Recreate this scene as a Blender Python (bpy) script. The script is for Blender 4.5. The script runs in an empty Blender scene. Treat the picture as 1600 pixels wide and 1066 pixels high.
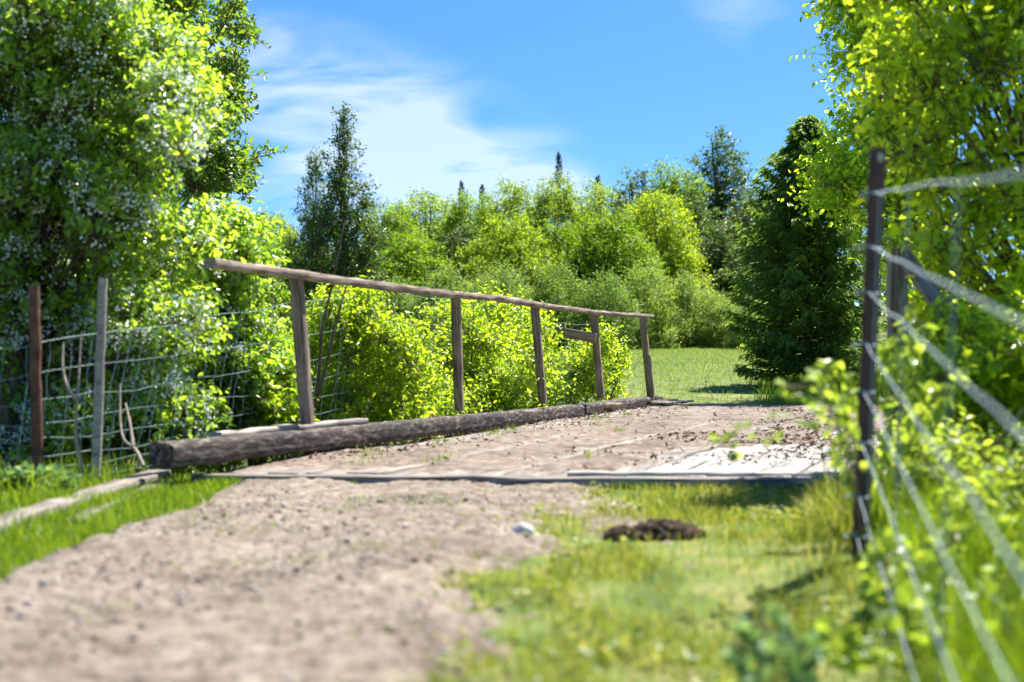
import bpy, math, random
import numpy as np
from mathutils import Vector, Matrix

# ------------------------------------------------------------------ scene, camera, sky, sun
C = bpy.context.scene
col = C.collection
R = math.radians
F = 2222.0            # focal length in photograph pixels (50 mm on 36 mm)
CAMZ = 0.70
HORY = 570.0

cam_d = bpy.data.cameras.new('camera'); cam = bpy.data.objects.new('camera', cam_d); col.objects.link(cam)
cam.location = (0, 0, CAMZ); cam.rotation_euler = (R(90), 0, 0)
cam_d.sensor_width = 36; cam_d.lens = 50; cam_d.shift_y = 37 / 1600.0
cam_d.clip_start = 0.05; cam_d.clip_end = 3000
cam_d.dof.use_dof = True; cam_d.dof.focus_distance = 20.0; cam_d.dof.aperture_fstop = 1.65
C.camera = cam
C.view_settings.view_transform = 'Standard'; C.view_settings.look = 'None'
C.view_settings.gamma = 1; C.view_settings.use_curve_mapping = False
C.view_settings.exposure = 1.5
C.render.film_transparent = False
C.cycles.max_bounces = 16; C.cycles.transparent_max_bounces = 8
C.cycles.transmission_bounces = 10; C.cycles.diffuse_bounces = 8; C.cycles.glossy_bounces = 2
C.cycles.use_denoising = True

SUN_AZ, SUN_EL = R(41), R(61)       # azimuth from straight ahead (+Y) towards +X
sd = Vector((math.sin(SUN_AZ) * math.cos(SUN_EL), math.cos(SUN_AZ) * math.cos(SUN_EL), math.sin(SUN_EL)))
sl = bpy.data.lights.new('sun', 'SUN'); sl.energy = 4.9; sl.angle = R(0.53); sl.color = (1.0, 0.95, 0.86)
so = bpy.data.objects.new('sun', sl); col.objects.link(so)
so.rotation_euler = (-sd).to_track_quat('-Z', 'Y').to_euler(); so.location = (0, 0, 30)

def build_world():
    w = bpy.data.worlds.new('World'); C.world = w; w.use_nodes = True
    nt = w.node_tree; nt.nodes.clear(); N = nt.nodes.new; L = nt.links.new
    tc = N('ShaderNodeTexCoord')
    # the deeper blue the photograph shows low over the trees: the sky is read higher up
    mp = N('ShaderNodeVectorMath'); mp.operation = 'MULTIPLY_ADD'
    mp.inputs[1].default_value = (1, 1, 2.5); mp.inputs[2].default_value = (0, 0, 0.015)
    L(tc.outputs['Generated'], mp.inputs[0])
    nrm = N('ShaderNodeVectorMath'); nrm.operation = 'NORMALIZE'; L(mp.outputs[0], nrm.inputs[0])
    sky = N('ShaderNodeTexSky'); sky.sky_type = 'NISHITA'; sky.sun_disc = False
    sky.sun_elevation = SUN_EL; sky.sun_rotation = SUN_AZ
    sky.air_density = 1.0; sky.dust_density = 0.2; sky.ozone_density = 2.5
    L(nrm.outputs[0], sky.inputs['Vector'])
    hs = N('ShaderNodeHueSaturation'); hs.inputs['Saturation'].default_value = 1.3; hs.inputs['Value'].default_value = 0.82
    hs.inputs['Hue'].default_value = 0.497
    L(sky.outputs[0], hs.inputs['Color'])
    # thin cirrus: stretched noise over the sky direction, kept to one bank of cloud
    def math_(op, a, b=None, c=None):
        m = N('ShaderNodeMath'); m.operation = op
        for i, v in enumerate((a, b, c)):
            if v is None: continue
            if isinstance(v, (int, float)): m.inputs[i].default_value = v
            else: L(v, m.inputs[i])
        return m.outputs[0]
    sep = N('ShaderNodeSeparateXYZ'); L(tc.outputs['Generated'], sep.inputs[0])
    ax = math_('DIVIDE', sep.outputs[0], sep.outputs[1])      # tan of azimuth and of height
    az = math_('DIVIDE', sep.outputs[2], sep.outputs[1])
    cb = N('ShaderNodeCombineXYZ'); L(ax, cb.inputs[0]); L(az, cb.inputs[1])
    rot = N('ShaderNodeMapping'); rot.inputs['Rotation'].default_value = (0, 0, R(18)); rot.inputs['Scale'].default_value = (5, 15, 1)
    L(cb.outputs[0], rot.inputs[0])
    n1 = N('ShaderNodeTexNoise'); n1.inputs['Scale'].default_value = 1.6; n1.inputs['Detail'].default_value = 9
    n1.inputs['Roughness'].default_value = 0.52; n1.inputs['Distortion'].default_value = 0.55
    L(rot.outputs[0], n1.inputs['Vector'])
    def bank(cx, cz, sx, sz, tilt):
        dx = math_('SUBTRACT', ax, cx); dz = math_('SUBTRACT', az, cz)
        dz2 = math_('MULTIPLY_ADD', dx, tilt, dz)
        a = math_('POWER', math_('ABSOLUTE', math_('DIVIDE', dx, sx)), 2.0); b = math_('POWER', math_('ABSOLUTE', math_('DIVIDE', dz2, sz)), 2.0)
        s = math_('ADD', a, b)
        return math_('MAXIMUM', math_('SUBTRACT', 1.0, s), 0.0)
    m = math_('ADD', bank(-0.10, 0.150, 0.20, 0.095, 0.30), math_('MULTIPLY', bank(0.165, 0.245, 0.05, 0.03, 0.3), 0.38))
    m = math_('ADD', m, math_('MULTIPLY', bank(-0.03, 0.115, 0.14, 0.035, 0.05), 0.5))
    m = math_('POWER', m, 1.5)
    v = math_('MULTIPLY_ADD', n1.outputs[0], 2.1, -0.82)
    v = math_('MAXIMUM', v, 0.0)
    v = math_('MINIMUM', math_('MULTIPLY', math_('MULTIPLY', v, m), 2.0), 0.48)
    mix = N('ShaderNodeMix'); mix.data_type = 'RGBA'
    L(v, mix.inputs['Factor']); L(hs.outputs[0], mix.inputs[6]); mix.inputs[7].default_value = (4.4, 4.6, 5.0, 1)
    bg = N('ShaderNodeBackground'); bg.inputs['Strength'].default_value = 0.098
    L(mix.outputs[2], bg.inputs['Color'])
    out = N('ShaderNodeOutputWorld'); L(bg.outputs[0], out.inputs[0])
build_world()

# ------------------------------------------------------------------ helpers
def P(px, py, Y):
    """World point seen at photograph pixel (px, py) at distance Y."""
    return np.array([(px - 800) / F * Y, Y, CAMZ + (HORY - py) / F * Y])

def tag(o, label=None, cat=None, group=None, kind=None):
    if label: o['label'] = label
    if cat: o['category'] = cat
    if group: o['group'] = group
    if kind: o['kind'] = kind
    return o

def empty(name, loc, label, cat, group=None):
    o = bpy.data.objects.new(name, None); col.objects.link(o); o.location = tuple(loc); o.empty_display_size = 0.2
    return tag(o, label, cat, group)

class MB:
    def __init__(s): s.v = []; s.loops = []; s.tot = []; s.n = 0
    def add(s, verts, faces):
        verts = np.asarray(verts, float).reshape(-1, 3); faces = np.asarray(faces, np.int64)
        s.v.append(verts); s.loops.append((faces + s.n).ravel()); s.tot.append(np.full(len(faces), faces.shape[1]))
        s.n += len(verts)
    def mesh(s, name, mats, smooth=False):
        me = bpy.data.meshes.new(name)
        v = np.concatenate(s.v); lp = np.concatenate(s.loops); t = np.concatenate(s.tot)
        me.vertices.add(len(v)); me.vertices.foreach_set('co', v.astype(np.float32).ravel())
        me.loops.add(len(lp)); me.loops.foreach_set('vertex_index', lp.astype(np.int32))
        me.polygons.add(len(t)); st = np.concatenate([[0], np.cumsum(t)[:-1]]).astype(np.int32)
        me.polygons.foreach_set('loop_start', st)
        if smooth: me.polygons.foreach_set('use_smooth', np.ones(len(t), bool))
        me.update(calc_edges=True)
        for m in (mats if isinstance(mats, (list, tuple)) else [mats]): me.materials.append(m)
        return me
    def build(s, name, mats, parent=None, loc=None, smooth=False):
        o = bpy.data.objects.new(name, s.mesh(name, mats, smooth)); col.objects.link(o)
        if loc is not None: o.location = tuple(loc)
        if parent is not None: o.parent = parent
        return o

def unit(a): return a / (np.linalg.norm(a, axis=-1, keepdims=True) + 1e-9)

def tubes(mb, paths, radii, sides=5, cap=False):
    """paths (T,N,3), radii (T,N): T tapered tubes in one go."""
    paths = np.asarray(paths, float); radii = np.asarray(radii, float)
    if paths.ndim == 2: paths = paths[None]; radii = radii.reshape(1, -1) * np.ones((1, paths.shape[1]))
    T, N, _ = paths.shape
    tan = np.gradient(paths, axis=1); tan = unit(tan)
    ref = np.tile(np.array([0.31, 0.17, 0.93]), (T, N, 1)); al = np.abs((tan[:, N // 2] * ref[:, 0]).sum(-1)) > 0.85
    ref[al] = np.array([0.9, 0.3, 0.1])
    a = unit(np.cross(tan, ref)); b = np.cross(tan, a)
    ang = np.arange(sides) * 2 * math.pi / sides
    ring = paths[:, :, None, :] + radii[:, :, None, None] * (np.cos(ang)[None, None, :, None] * a[:, :, None, :] + np.sin(ang)[None, None, :, None] * b[:, :, None, :])
    v = ring.reshape(-1, 3)
    t = np.arange(T)[:, None, None] * (N * sides); n = np.arange(N - 1)[None, :, None] * sides; k = np.arange(sides)[None, None, :]; k2 = (k + 1) % sides
    f = np.stack([t + n + k, t + n + k2, t + n + sides + k2, t + n + sides + k], -1).reshape(-1, 4)
    mb.add(v, f)
    if cap:
        for i in range(T):
            mb.add(ring[i, 0][::-1], [list(range(sides))]); mb.add(ring[i, -1], [list(range(sides))])

def leaves(mb, p, d, n, s, w=0.55, shape='leaf', fold=0.18, droop=0.12):
    d = unit(d); side = unit(np.cross(n, d)); nn = np.cross(d, side)
    s = np.asarray(s).reshape(-1, 1) * np.ones((len(p), 1)); K = len(p)
    hw = s * w * 0.5
    if shape == 'leaf':
        v = np.stack([p, p + d * s * .3 + side * hw * .95 + nn * s * fold * .55, p + d * s * .68 + side * hw * .72 + nn * s * fold * .4 - nn * s * droop * .4,
                      p + d * s - nn * s * droop, p + d * s * .68 - side * hw * .72 + nn * s * fold * .4 - nn * s * droop * .4, p + d * s * .3 - side * hw * .95 + nn * s * fold * .55], 1)
        b = np.arange(K)[:, None] * 6
        f = np.concatenate([b + np.array([0, 1, 2, 3]), b + np.array([0, 3, 4, 5])])
    else:
        v = np.stack([p, p + d * s * .45 + side * hw + nn * s * fold * .5, p + d * s - nn * s * droop, p + d * s * .45 - side * hw + nn * s * fold * .5], 1)
        b = np.arange(K)[:, None] * 4
        f = np.concatenate([b + np.array([0, 1, 2]), b + np.array([0, 2, 3])])
    mb.add(v.reshape(-1, 3), f)

def blades(mb, p, h, w, rng, lean=0.45, seg=3):
    K = len(p); az = rng.uniform(0, 2 * math.pi, K); ld = np.stack([np.cos(az), np.sin(az), np.zeros(K)], -1)
    a2 = rng.uniform(0, 2 * math.pi, K); side = np.stack([np.cos(a2), np.sin(a2), np.zeros(K)], -1)
    le = np.abs(rng.normal(0, lean, K)).clip(0, 1.3); h = h.reshape(-1, 1); w = w.reshape(-1, 1)
    rows = []
    for i in range(seg):
        t = i / seg
        c = p + ld * (le[:, None] * h * t * t) + np.array([0, 0, 1]) * h * (t - .25 * le[:, None] * t * t)
        ww = w * (1 - .55 * t) * .5
        rows += [c - side * ww, c + side * ww]
    tip = p + ld * (le[:, None] * h) + np.array([0, 0, 1]) * h * (1 - .3 * le[:, None])
    rows.append(tip)
    v = np.stack(rows, 1); nv = 2 * seg + 1; b = np.arange(K)[:, None] * nv
    q = [b + np.array([2 * i, 2 * i + 1, 2 * i + 3, 2 * i + 2]) for i in range(seg - 1)]
    mb.add(v.reshape(-1, 3), np.concatenate(q) if q else np.zeros((0, 4), int))
    base = mb.n - K * nv
    mb.loops.append((b + np.array([2 * seg - 2, 2 * seg - 1, 2 * seg]) + base).ravel()); mb.tot.append(np.full(K, 3))

def hash2(ix, iy, seed):
    h = (ix * 374761393 + iy * 668265263 + seed * 1442695041) & 0xFFFFFFFF
    h = ((h ^ (h >> 13)) * 1274126177) & 0xFFFFFFFF
    return ((h ^ (h >> 16)) & 0xFFFF) / 65535.0
def vnoise(x, y, seed=0):
    x = np.asarray(x, float); y = np.asarray(y, float)
    ix = np.floor(x).astype(np.int64); iy = np.floor(y).astype(np.int64); fx = x - ix; fy = y - iy
    fx = fx * fx * (3 - 2 * fx); fy = fy * fy * (3 - 2 * fy)
    a = hash2(ix, iy, seed); b = hash2(ix + 1, iy, seed); c = hash2(ix, iy + 1, seed); d = hash2(ix + 1, iy + 1, seed)
    return (a * (1 - fx) + b * fx) * (1 - fy) + (c * (1 - fx) + d * fx) * fy
def fbm(x, y, seed=0, o=4):
    s = 0; a = .5; t = 0
    for i in range(o):
        s = s + a * vnoise(x * 2 ** i, y * 2 ** i, seed + i * 7); t += a; a *= .5
    return s / t
def sstep(a, b, x):
    t = np.clip((x - a) / (b - a), 0, 1); return t * t * (3 - 2 * t)

# bridge frame: u along the bridge, v across it to the right
BO = np.array([-2.10, 8.55]); BD = np.array([0.336, 0.942]); BN = np.array([0.942, -0.336])
def UV(x, y):
    return (x - BO[0]) * BD[0] + (y - BO[1]) * BD[1], (x - BO[0]) * BN[0] + (y - BO[1]) * BN[1]
def BW(u, v, z=0.0):
    return np.array([BO[0] + BD[0] * u + BN[0] * v, BO[1] + BD[1] * u + BN[1] * v, z])
def deckz(u): return 0.012 + 0.0115 * u

def H(x, y):
    """ground height"""
    x = np.asarray(x, float); y = np.asarray(y, float)
    u, v = UV(x, y)
    z = -0.055 + 0.0150 * np.clip(u, 0, 12.3)
    z = z + 0.034 * np.clip(y - 20.5, 0, 60) + 0.05 * np.clip(y - 80, 0, 300)
    # creek ditch under the bridge
    uu = u - 0.2 * np.clip(v, -2, 4)
    ditch = sstep(0.7, 2.6, uu) * (1 - sstep(9.6, 11.6, uu))
    z = z - 1.25 * ditch - 0.25 * sstep(-0.4, -2.0, v) * sstep(-1.5, 1.0, u) * (1 - sstep(11, 14, u))
    # the verge on the right drops towards the near fence
    z = z - 0.105 * np.clip(5.2 - y, 0, 5) * sstep(0.2, 1.0, x - 0.18 * (y - 4.5) )
    z = z + (fbm(x * .8, y * .8, 3) - .5) * .05
    return z

def road_l(y): return -1.72 + 0.16 * (fbm(y * 1.3, y * 0 + 3.3, 11, 3) - .5) * 2
def road_r(y): return -0.25 + 0.085 * (y - 2.5) + 0.30 * (fbm(y * 1.1, y * 0 + 8.1, 12, 3) - .5) * 2 + .3 * sstep(6.5, 8.5, y)
def road_mask(x, y):
    return sstep(-0.14, 0.10, x - road_l(y) + .10 * (vnoise(x * 9, y * 9, 5) - .5)) * sstep(-0.22, 0.22, road_r(y) - x + .25 * (vnoise(x * 7, y * 7, 6) - .5))

# ------------------------------------------------------------------ materials
def nodes(name):
    m = bpy.data.materials.new(name); m.use_nodes = True; nt = m.node_tree; nt.nodes.clear()
    return m, nt, nt.nodes.new, nt.links.new
def ramp(N, stops):
    r = N('ShaderNodeValToRGB'); e = r.color_ramp.elements
    while len(e) < len(stops): e.new(0.5)
    for el, (p, c) in zip(e, stops): el.position = p; el.color = (*c, 1)
    return r

def leaf_mat(name, dark, mid, light, trans=(1.9, 1.7, 0.7), tf=0.42, rough=0.42, spec=0.5, objvar=0.0):
    """leaf: pigment varies from leaf to leaf; part of the light passes through"""
    m, nt, N, L = nodes(name)
    g = N('ShaderNodeNewGeometry'); rp = ramp(N, [(0.0, dark), (0.5, mid), (1.0, light)])
    L(g.outputs['Random Per Island'], rp.inputs[0])
    colr = rp.outputs[0]
    if objvar:
        oi = N('ShaderNodeObjectInfo'); hs = N('ShaderNodeHueSaturation')
        ma = N('ShaderNodeMath'); ma.operation = 'MULTIPLY_ADD'; ma.inputs[1].default_value = 0.045 * objvar; ma.inputs[2].default_value = .5 - 0.0225 * objvar
        mv = N('ShaderNodeMath'); mv.operation = 'MULTIPLY_ADD'; mv.inputs[1].default_value = -.5 * objvar; mv.inputs[2].default_value = 1 + .25 * objvar
        L(oi.outputs['Random'], ma.inputs[0]); L(oi.outputs['Random'], mv.inputs[0]); L(ma.outputs[0], hs.inputs['Hue']); L(mv.outputs[0], hs.inputs['Value'])
        L(colr, hs.inputs['Color']); colr = hs.outputs[0]
    pb = N('ShaderNodeBsdfPrincipled'); L(colr, pb.inputs['Base Color']); pb.inputs['Roughness'].default_value = rough; pb.inputs['Specular IOR Level'].default_value = spec
    tr = N('ShaderNodeBsdfTranslucent'); mx = N('ShaderNodeMix'); mx.data_type = 'RGBA'; mx.blend_type = 'MULTIPLY'; mx.inputs['Factor'].default_value = 1
    L(colr, mx.inputs[6]); mx.inputs[7].default_value = (*trans, 1); L(mx.outputs[2], tr.inputs['Color'])
    ms = N('ShaderNodeMixShader'); ms.inputs[0].default_value = tf; L(pb.outputs[0], ms.inputs[1]); L(tr.outputs[0], ms.inputs[2])
    o = N('ShaderNodeOutputMaterial'); L(ms.outputs[0], o.inputs[0]); return m

def wood_mat(name, a, b, c=None, scale=6.0, stretch=0.06, rough=.8, bump=.25, crack=.5):
    """weathered wood: grain runs along the local X axis"""
    m, nt, N, L = nodes(name); tc = N('ShaderNodeTexCoord'); mp = N('ShaderNodeMapping'); oi = N('ShaderNodeObjectInfo')
    ad = N('ShaderNodeVectorMath'); ad.operation = 'ADD'; sc = N('ShaderNodeVectorMath'); sc.operation = 'SCALE'
    cx = N('ShaderNodeCombineXYZ'); L(oi.outputs['Random'], cx.inputs[0]); L(oi.outputs['Random'], cx.inputs[1]); L(oi.outputs['Random'], cx.inputs[2])
    L(cx.outputs[0], sc.inputs[0]); sc.inputs['Scale'].default_value = 37.0
    L(tc.outputs['Object'], ad.inputs[0]); L(sc.outputs[0], ad.inputs[1]); L(ad.outputs[0], mp.inputs[0])
    mp.inputs['Scale'].default_value = (stretch, 1, 1)
    n = N('ShaderNodeTexNoise'); n.inputs['Scale'].default_value = scale * 9; n.inputs['Detail'].default_value = 7; n.inputs['Roughness'].default_value = .65; L(mp.outputs[0], n.inputs['Vector'])
    n2 = N('ShaderNodeTexNoise'); n2.inputs['Scale'].default_value = scale * .55; n2.inputs['Detail'].default_value = 4; L(ad.outputs[0], n2.inputs['Vector'])
    r = ramp(N, [(.38, a), (.53, b), (.66, c or b)]); L(n.outputs[0], r.inputs[0])
    r2 = ramp(N, [(.3, (.62, .62, .64)), (.7, (1.12, 1.08, 1.0))]); L(n2.outputs[0], r2.inputs[0])
    mx = N('ShaderNodeMix'); mx.data_type = 'RGBA'; mx.blend_type = 'MULTIPLY'; mx.inputs['Factor'].default_value = 1; L(r.outputs[0], mx.inputs[6]); L(r2.outputs[0], mx.inputs[7])
    pb = N('ShaderNodeBsdfPrincipled'); L(mx.outputs[2], pb.inputs['Base Color']); pb.inputs['Roughness'].default_value = rough; pb.inputs['Specular IOR Level'].default_value = .25
    bp = N('ShaderNodeBump'); bp.inputs['Strength'].default_value = bump; bp.inputs['Distance'].default_value = .01; L(n.outputs[0], bp.inputs['Height']); L(bp.outputs[0], pb.inputs['Normal'])
    o = N('ShaderNodeOutputMaterial'); L(pb.outputs[0], o.inputs[0]); return m

def rough_mat(name, stops, scale, detail=8, rough=.9, bump=.4, dist=.02, scale2=None, stops2=None, metal=0, spec=.2, nr=.6):
    m, nt, N, L = nodes(name); tc = N('ShaderNodeTexCoord')
    n = N('ShaderNodeTexNoise'); n.inputs['Scale'].default_value = scale; n.inputs['Detail'].default_value = detail; n.inputs['Roughness'].default_value = nr; L(tc.outputs['Object'], n.inputs['Vector'])
    r = ramp(N, stops); L(n.outputs[0], r.inputs[0]); c = r.outputs[0]
    if scale2:
        n2 = N('ShaderNodeTexNoise'); n2.inputs['Scale'].default_value = scale2; n2.inputs['Detail'].default_value = 5; L(tc.outputs['Object'], n2.inputs['Vector'])
        r2 = ramp(N, stops2); L(n2.outputs[0], r2.inputs[0])
        mx = N('ShaderNodeMix'); mx.data_type = 'RGBA'; mx.blend_type = 'MULTIPLY'; mx.inputs['Factor'].default_value = 1; L(c, mx.inputs[6]); L(r2.outputs[0], mx.inputs[7]); c = mx.outputs[2]
    pb = N('ShaderNodeBsdfPrincipled'); L(c, pb.inputs['Base Color']); pb.inputs['Roughness'].default_value = rough; pb.inputs['Metallic'].default_value = metal; pb.inputs['Specular IOR Level'].default_value = spec
    bp = N('ShaderNodeBump'); bp.inputs['Strength'].default_value = bump; bp.inputs['Distance'].default_value = dist; L(n.outputs[0], bp.inputs['Height']); L(bp.outputs[0], pb.inputs['Normal'])
    o = N('ShaderNodeOutputMaterial'); L(pb.outputs[0], o.inputs[0]); return m

def piece_mat(name, stops, rough=.8, spec=.3, metal=0):
    """colour picked at random for each loose piece of the mesh"""
    m, nt, N, L = nodes(name); g = N('ShaderNodeNewGeometry'); r = ramp(N, stops); L(g.outputs['Random Per Island'], r.inputs[0])
    pb = N('ShaderNodeBsdfPrincipled'); L(r.outputs[0], pb.inputs['Base Color']); pb.inputs['Roughness'].default_value = rough; pb.inputs['Specular IOR Level'].default_value = spec
    o = N('ShaderNodeOutputMaterial'); L(pb.outputs[0], o.inputs[0]); return m

M = {}
M['earth'] = rough_mat('earth', [(.36, (.05, .075, .016)), (.5, (.10, .13, .034)), (.64, (.17, .155, .08))], 3.0, scale2=.25, stops2=[(.35, (.8, .95, .6)), (.65, (1.2, 1.2, .9))])

M['dirt'] = rough_mat('dirt', [(.34, (.07, .05, .04)), (.46, (.17, .14, .112)), (.56, (.245, .207, .17)), (.70, (.38, .34, .295))], 16, detail=11, bump=.7, dist=.03, scale2=1.5,
                      stops2=[(.34, (.75, .70, .67)), (.5, (1.0, .97, .94)), (.64, (1.12, 1.09, 1.06))], nr=.72)
M['deckdirt'] = rough_mat('deckdirt', [(.34, (.06, .042, .032)), (.46, (.16, .126, .102)), (.56, (.23, .19, .158)), (.70, (.35, .31, .275))], 12, detail=11, bump=.7, dist=.03, scale2=1.1,
                          stops2=[(.32, (.62, .56, .52)), (.5, (1.0, .96, .93)), (.7, (1.15, 1.1, 1.06))], nr=.72)
M['soil'] = rough_mat('soil', [(.3, (.02, .013, .009)), (.6, (.07, .045, .03)), (.8, (.13, .085, .055))], 22, bump=1, dist=.04)
M['plank_grey'] = wood_mat('plank_grey', (.12, .10, .085), (.26, .23, .205), (.36, .33, .305))
M['plank_white'] = wood_mat('plank_white', (.16, .15, .14), (.37, .355, .34), (.50, .485, .47))
M['rail'] = wood_mat('rail', (.10, .075, .055), (.34, .27, .21), (.52, .44, .37))
M['post'] = wood_mat('post', (.10, .072, .055), (.29, .225, .175), (.43, .35, .29))
M['post_light'] = wood_mat('post_light', (.17, .12, .085), (.33, .25, .185), (.44, .36, .29))
M['post_dark'] = wood_mat('post_dark', (.07, .045, .035), (.16, .105, .08), (.22, .16, .13))
M['log'] = wood_mat('log', (.025, .02, .017), (.085, .068, .058), (.26, .235, .215), scale=3.5, stretch=.25, bump=1.0)
M['post_grey'] = wood_mat('post_grey', (.234, .203, .179), (.406, .367, .328), (.484, .452, .421))
M['bark'] = rough_mat('bark', [(.3, (.05, .04, .03)), (.6, (.13, .10, .08)), (.8, (.24, .21, .18))], 14)
M['twig'] = rough_mat('twig', [(.3, (.10, .07, .05)), (.7, (.24, .18, .14))], 30)
M['dead'] = rough_mat('dead', [(.3, (.22, .18, .15)), (.7, (.42, .36, .31))], 30)
M['rust'] = rough_mat('rust', [(.3, (.07, .03, .022)), (.6, (.16, .075, .05)), (.8, (.22, .12, .085))], 18, rough=.75, bump=.2)
M['rust_dark'] = rough_mat('rust_dark', [(.3, (.045, .018, .014)), (.6, (.095, .04, .03)), (.8, (.15, .08, .06))], 14, rough=.6, bump=.15, spec=.4)
M['wire'] = rough_mat('wire', [(.3, (.30, .35, .39)), (.7, (.46, .53, .58))], 40, rough=.42, bump=0, metal=.35, spec=.5)
M['wire_old'] = rough_mat('wire_old', [(.3, (.13, .22, .24)), (.7, (.26, .38, .40))], 40, rough=.5, bump=0, metal=.1, spec=.5)
M['litter'] = piece_mat('litter', [(0, (.05, .022, .015)), (.5, (.13, .06, .04)), (.8, (.22, .13, .09)), (1, (.36, .28, .22))])
M['stone'] = piece_mat('stone', [(0, (.07, .055, .045)), (.5, (.19, .155, .13)), (1, (.46, .43, .40))], rough=.7)
M['rock'] = rough_mat('rock', [(.3, (.22, .22, .22)), (.7, (.36, .36, .36))], 9, bump=.3, rough=.7)
M['rock_pale'] = rough_mat('rock_pale', [(.3, (.34, .33, .31)), (.7, (.50, .49, .47))], 9, bump=.3, rough=.7)
M['yellow'] = piece_mat('yellow', [(0, (.75, .55, .02)), (1, (.85, .70, .05))], rough=.5)
M['blossom_and_glint'] = leaf_mat('blossom_and_glint', (.62, .66, .66), (.74, .77, .78), (.82, .84, .86), trans=(.95, 1, 1), tf=.4)  # white of petals, also used to paint glare on leaves
# foliage
M['lf_left'] = leaf_mat('lf_left', (.09, .18, .02), (.17, .295, .026), (.28, .41, .04), tf=.62, trans=(2.7, 2.35, 1.4), rough=.28, spec=.9)
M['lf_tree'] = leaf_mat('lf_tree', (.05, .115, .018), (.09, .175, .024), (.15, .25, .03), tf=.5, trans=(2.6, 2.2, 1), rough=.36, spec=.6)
M['lf_right'] = leaf_mat('lf_right', (.10, .17, .012), (.22, .30, .015), (.34, .42, .022), tf=.70, trans=(3.0, 2.8, 1.8), rough=.30, spec=.8)
M['lf_shrub'] = leaf_mat('lf_shrub', (.13, .19, .012), (.22, .29, .015), (.32, .38, .022), tf=.62, trans=(2.3, 2.45, 1.4), rough=.36, spec=.6)
M['lf_wood'] = leaf_mat('lf_wood', (.06, .115, .010), (.115, .185, .012), (.195, .27, .016), tf=.6, trans=(2.7, 2.6, 1.2), objvar=.6, spec=.3)
M['lf_sage'] = leaf_mat('lf_sage', (.07, .145, .025), (.125, .215, .035), (.20, .30, .06), tf=.5, trans=(2.3, 2.1, 1.2), objvar=.6, spec=.4)
M['lf_dark'] = leaf_mat('lf_dark', (.035, .075, .022), (.065, .125, .03), (.12, .19, .035), tf=.42, trans=(2.2, 1.9, .8), objvar=.6, spec=.4)
M['lf_slim'] = leaf_mat('lf_slim', (.04, .085, .02), (.075, .14, .026), (.13, .21, .03), tf=.4, objvar=.4, spec=.5)
M['lf_fir'] = leaf_mat('lf_fir', (.014, .034, .020), (.024, .052, .028), (.04, .075, .034), tf=.15, objvar=.5, spec=.3)
M['lf_cedar'] = leaf_mat('lf_cedar', (.05, .105, .03), (.095, .17, .042), (.17, .26, .06), tf=.4, trans=(2.6, 2.4, .9), spec=.35, rough=.5)
M['lf_bramble'] = leaf_mat('lf_bramble', (.12, .19, .03), (.20, .29, .04), (.32, .42, .07), tf=.52, trans=(2.2, 2.0, 1.0), spec=.6)
M['lf_weed'] = leaf_mat('lf_weed', (.10, .20, .09), (.15, .27, .13), (.22, .35, .18), tf=.4, spec=.5)
M['grass'] = leaf_mat('grass', (.065, .14, .008), (.12, .215, .012), (.21, .30, .025), tf=.5, trans=(2.0, 1.75, .8), spec=.4)
M['grass_dry'] = leaf_mat('grass_dry', (.10, .16, .015), (.20, .26, .028), (.38, .34, .13), tf=.5, trans=(1.6, 1.5, .8), spec=.4)
M['grass_field'] = leaf_mat('grass_field', (.11, .20, .025), (.18, .285, .04), (.27, .34, .07), tf=.5, trans=(1.6, 1.5, .9), spec=.3)

# ------------------------------------------------------------------ the setting: ground and track
def grid_mesh(xs, ys, zf):
    X, Y = np.meshgrid(xs, ys); Z = zf(X, Y); v = np.stack([X, Y, Z], -1).reshape(-1, 3); nx = len(xs); ny = len(ys)
    i = np.arange(ny - 1)[:, None] * nx + np.arange(nx - 1)[None]; f = np.stack([i, i + 1, i + nx + 1, i + nx], -1).reshape(-1, 4)
    return v, f
mb = MB()
xs = np.concatenate([[-700, -400, -250, -160, -100, -70, -50, -36, -26, -19, -14, -10.5], np.arange(-8, 10.01, .16), [13, 17, 22, 28, 36, 50, 70, 100, 160, 250, 400, 700]])
ys = np.concatenate([[-60, -30, -15, -8, -4], np.arange(-2, 24, .16), np.arange(24, 90, 1.2), [95, 105, 120, 150, 200, 300, 500, 800]])
mb.add(*grid_mesh(xs, ys, H)); tag(mb.build('ground', M['earth'], smooth=True), kind='structure')

mb = MB()
def roadz(x, y):
    m = np.maximum(road_mask(x, y), .62 * sstep(.50, .60, fbm(x * 2.1 + 4, y * 1.5, 24, 3)) * sstep(.85, .6, x))
    return H(x, y) - .05 + .10 * m +   .026 * (fbm(x * 4, y * 4, 21) - .5) + .020 * (vnoise(x * 26, y * 26, 22) - .5) - .02 * np.exp(-((x + .9) / .22) ** 2) - .02 * np.exp(-((x + .0) / .25) ** 2)
mb.add(*grid_mesh(np.arange(-2.3, 1.8, .025), np.concatenate([np.arange(-4, 2.4, .1), np.arange(2.4, 8.75, .025)]), roadz))
tag(mb.build('dirt_road', M['dirt'], smooth=True), kind='structure')

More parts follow.
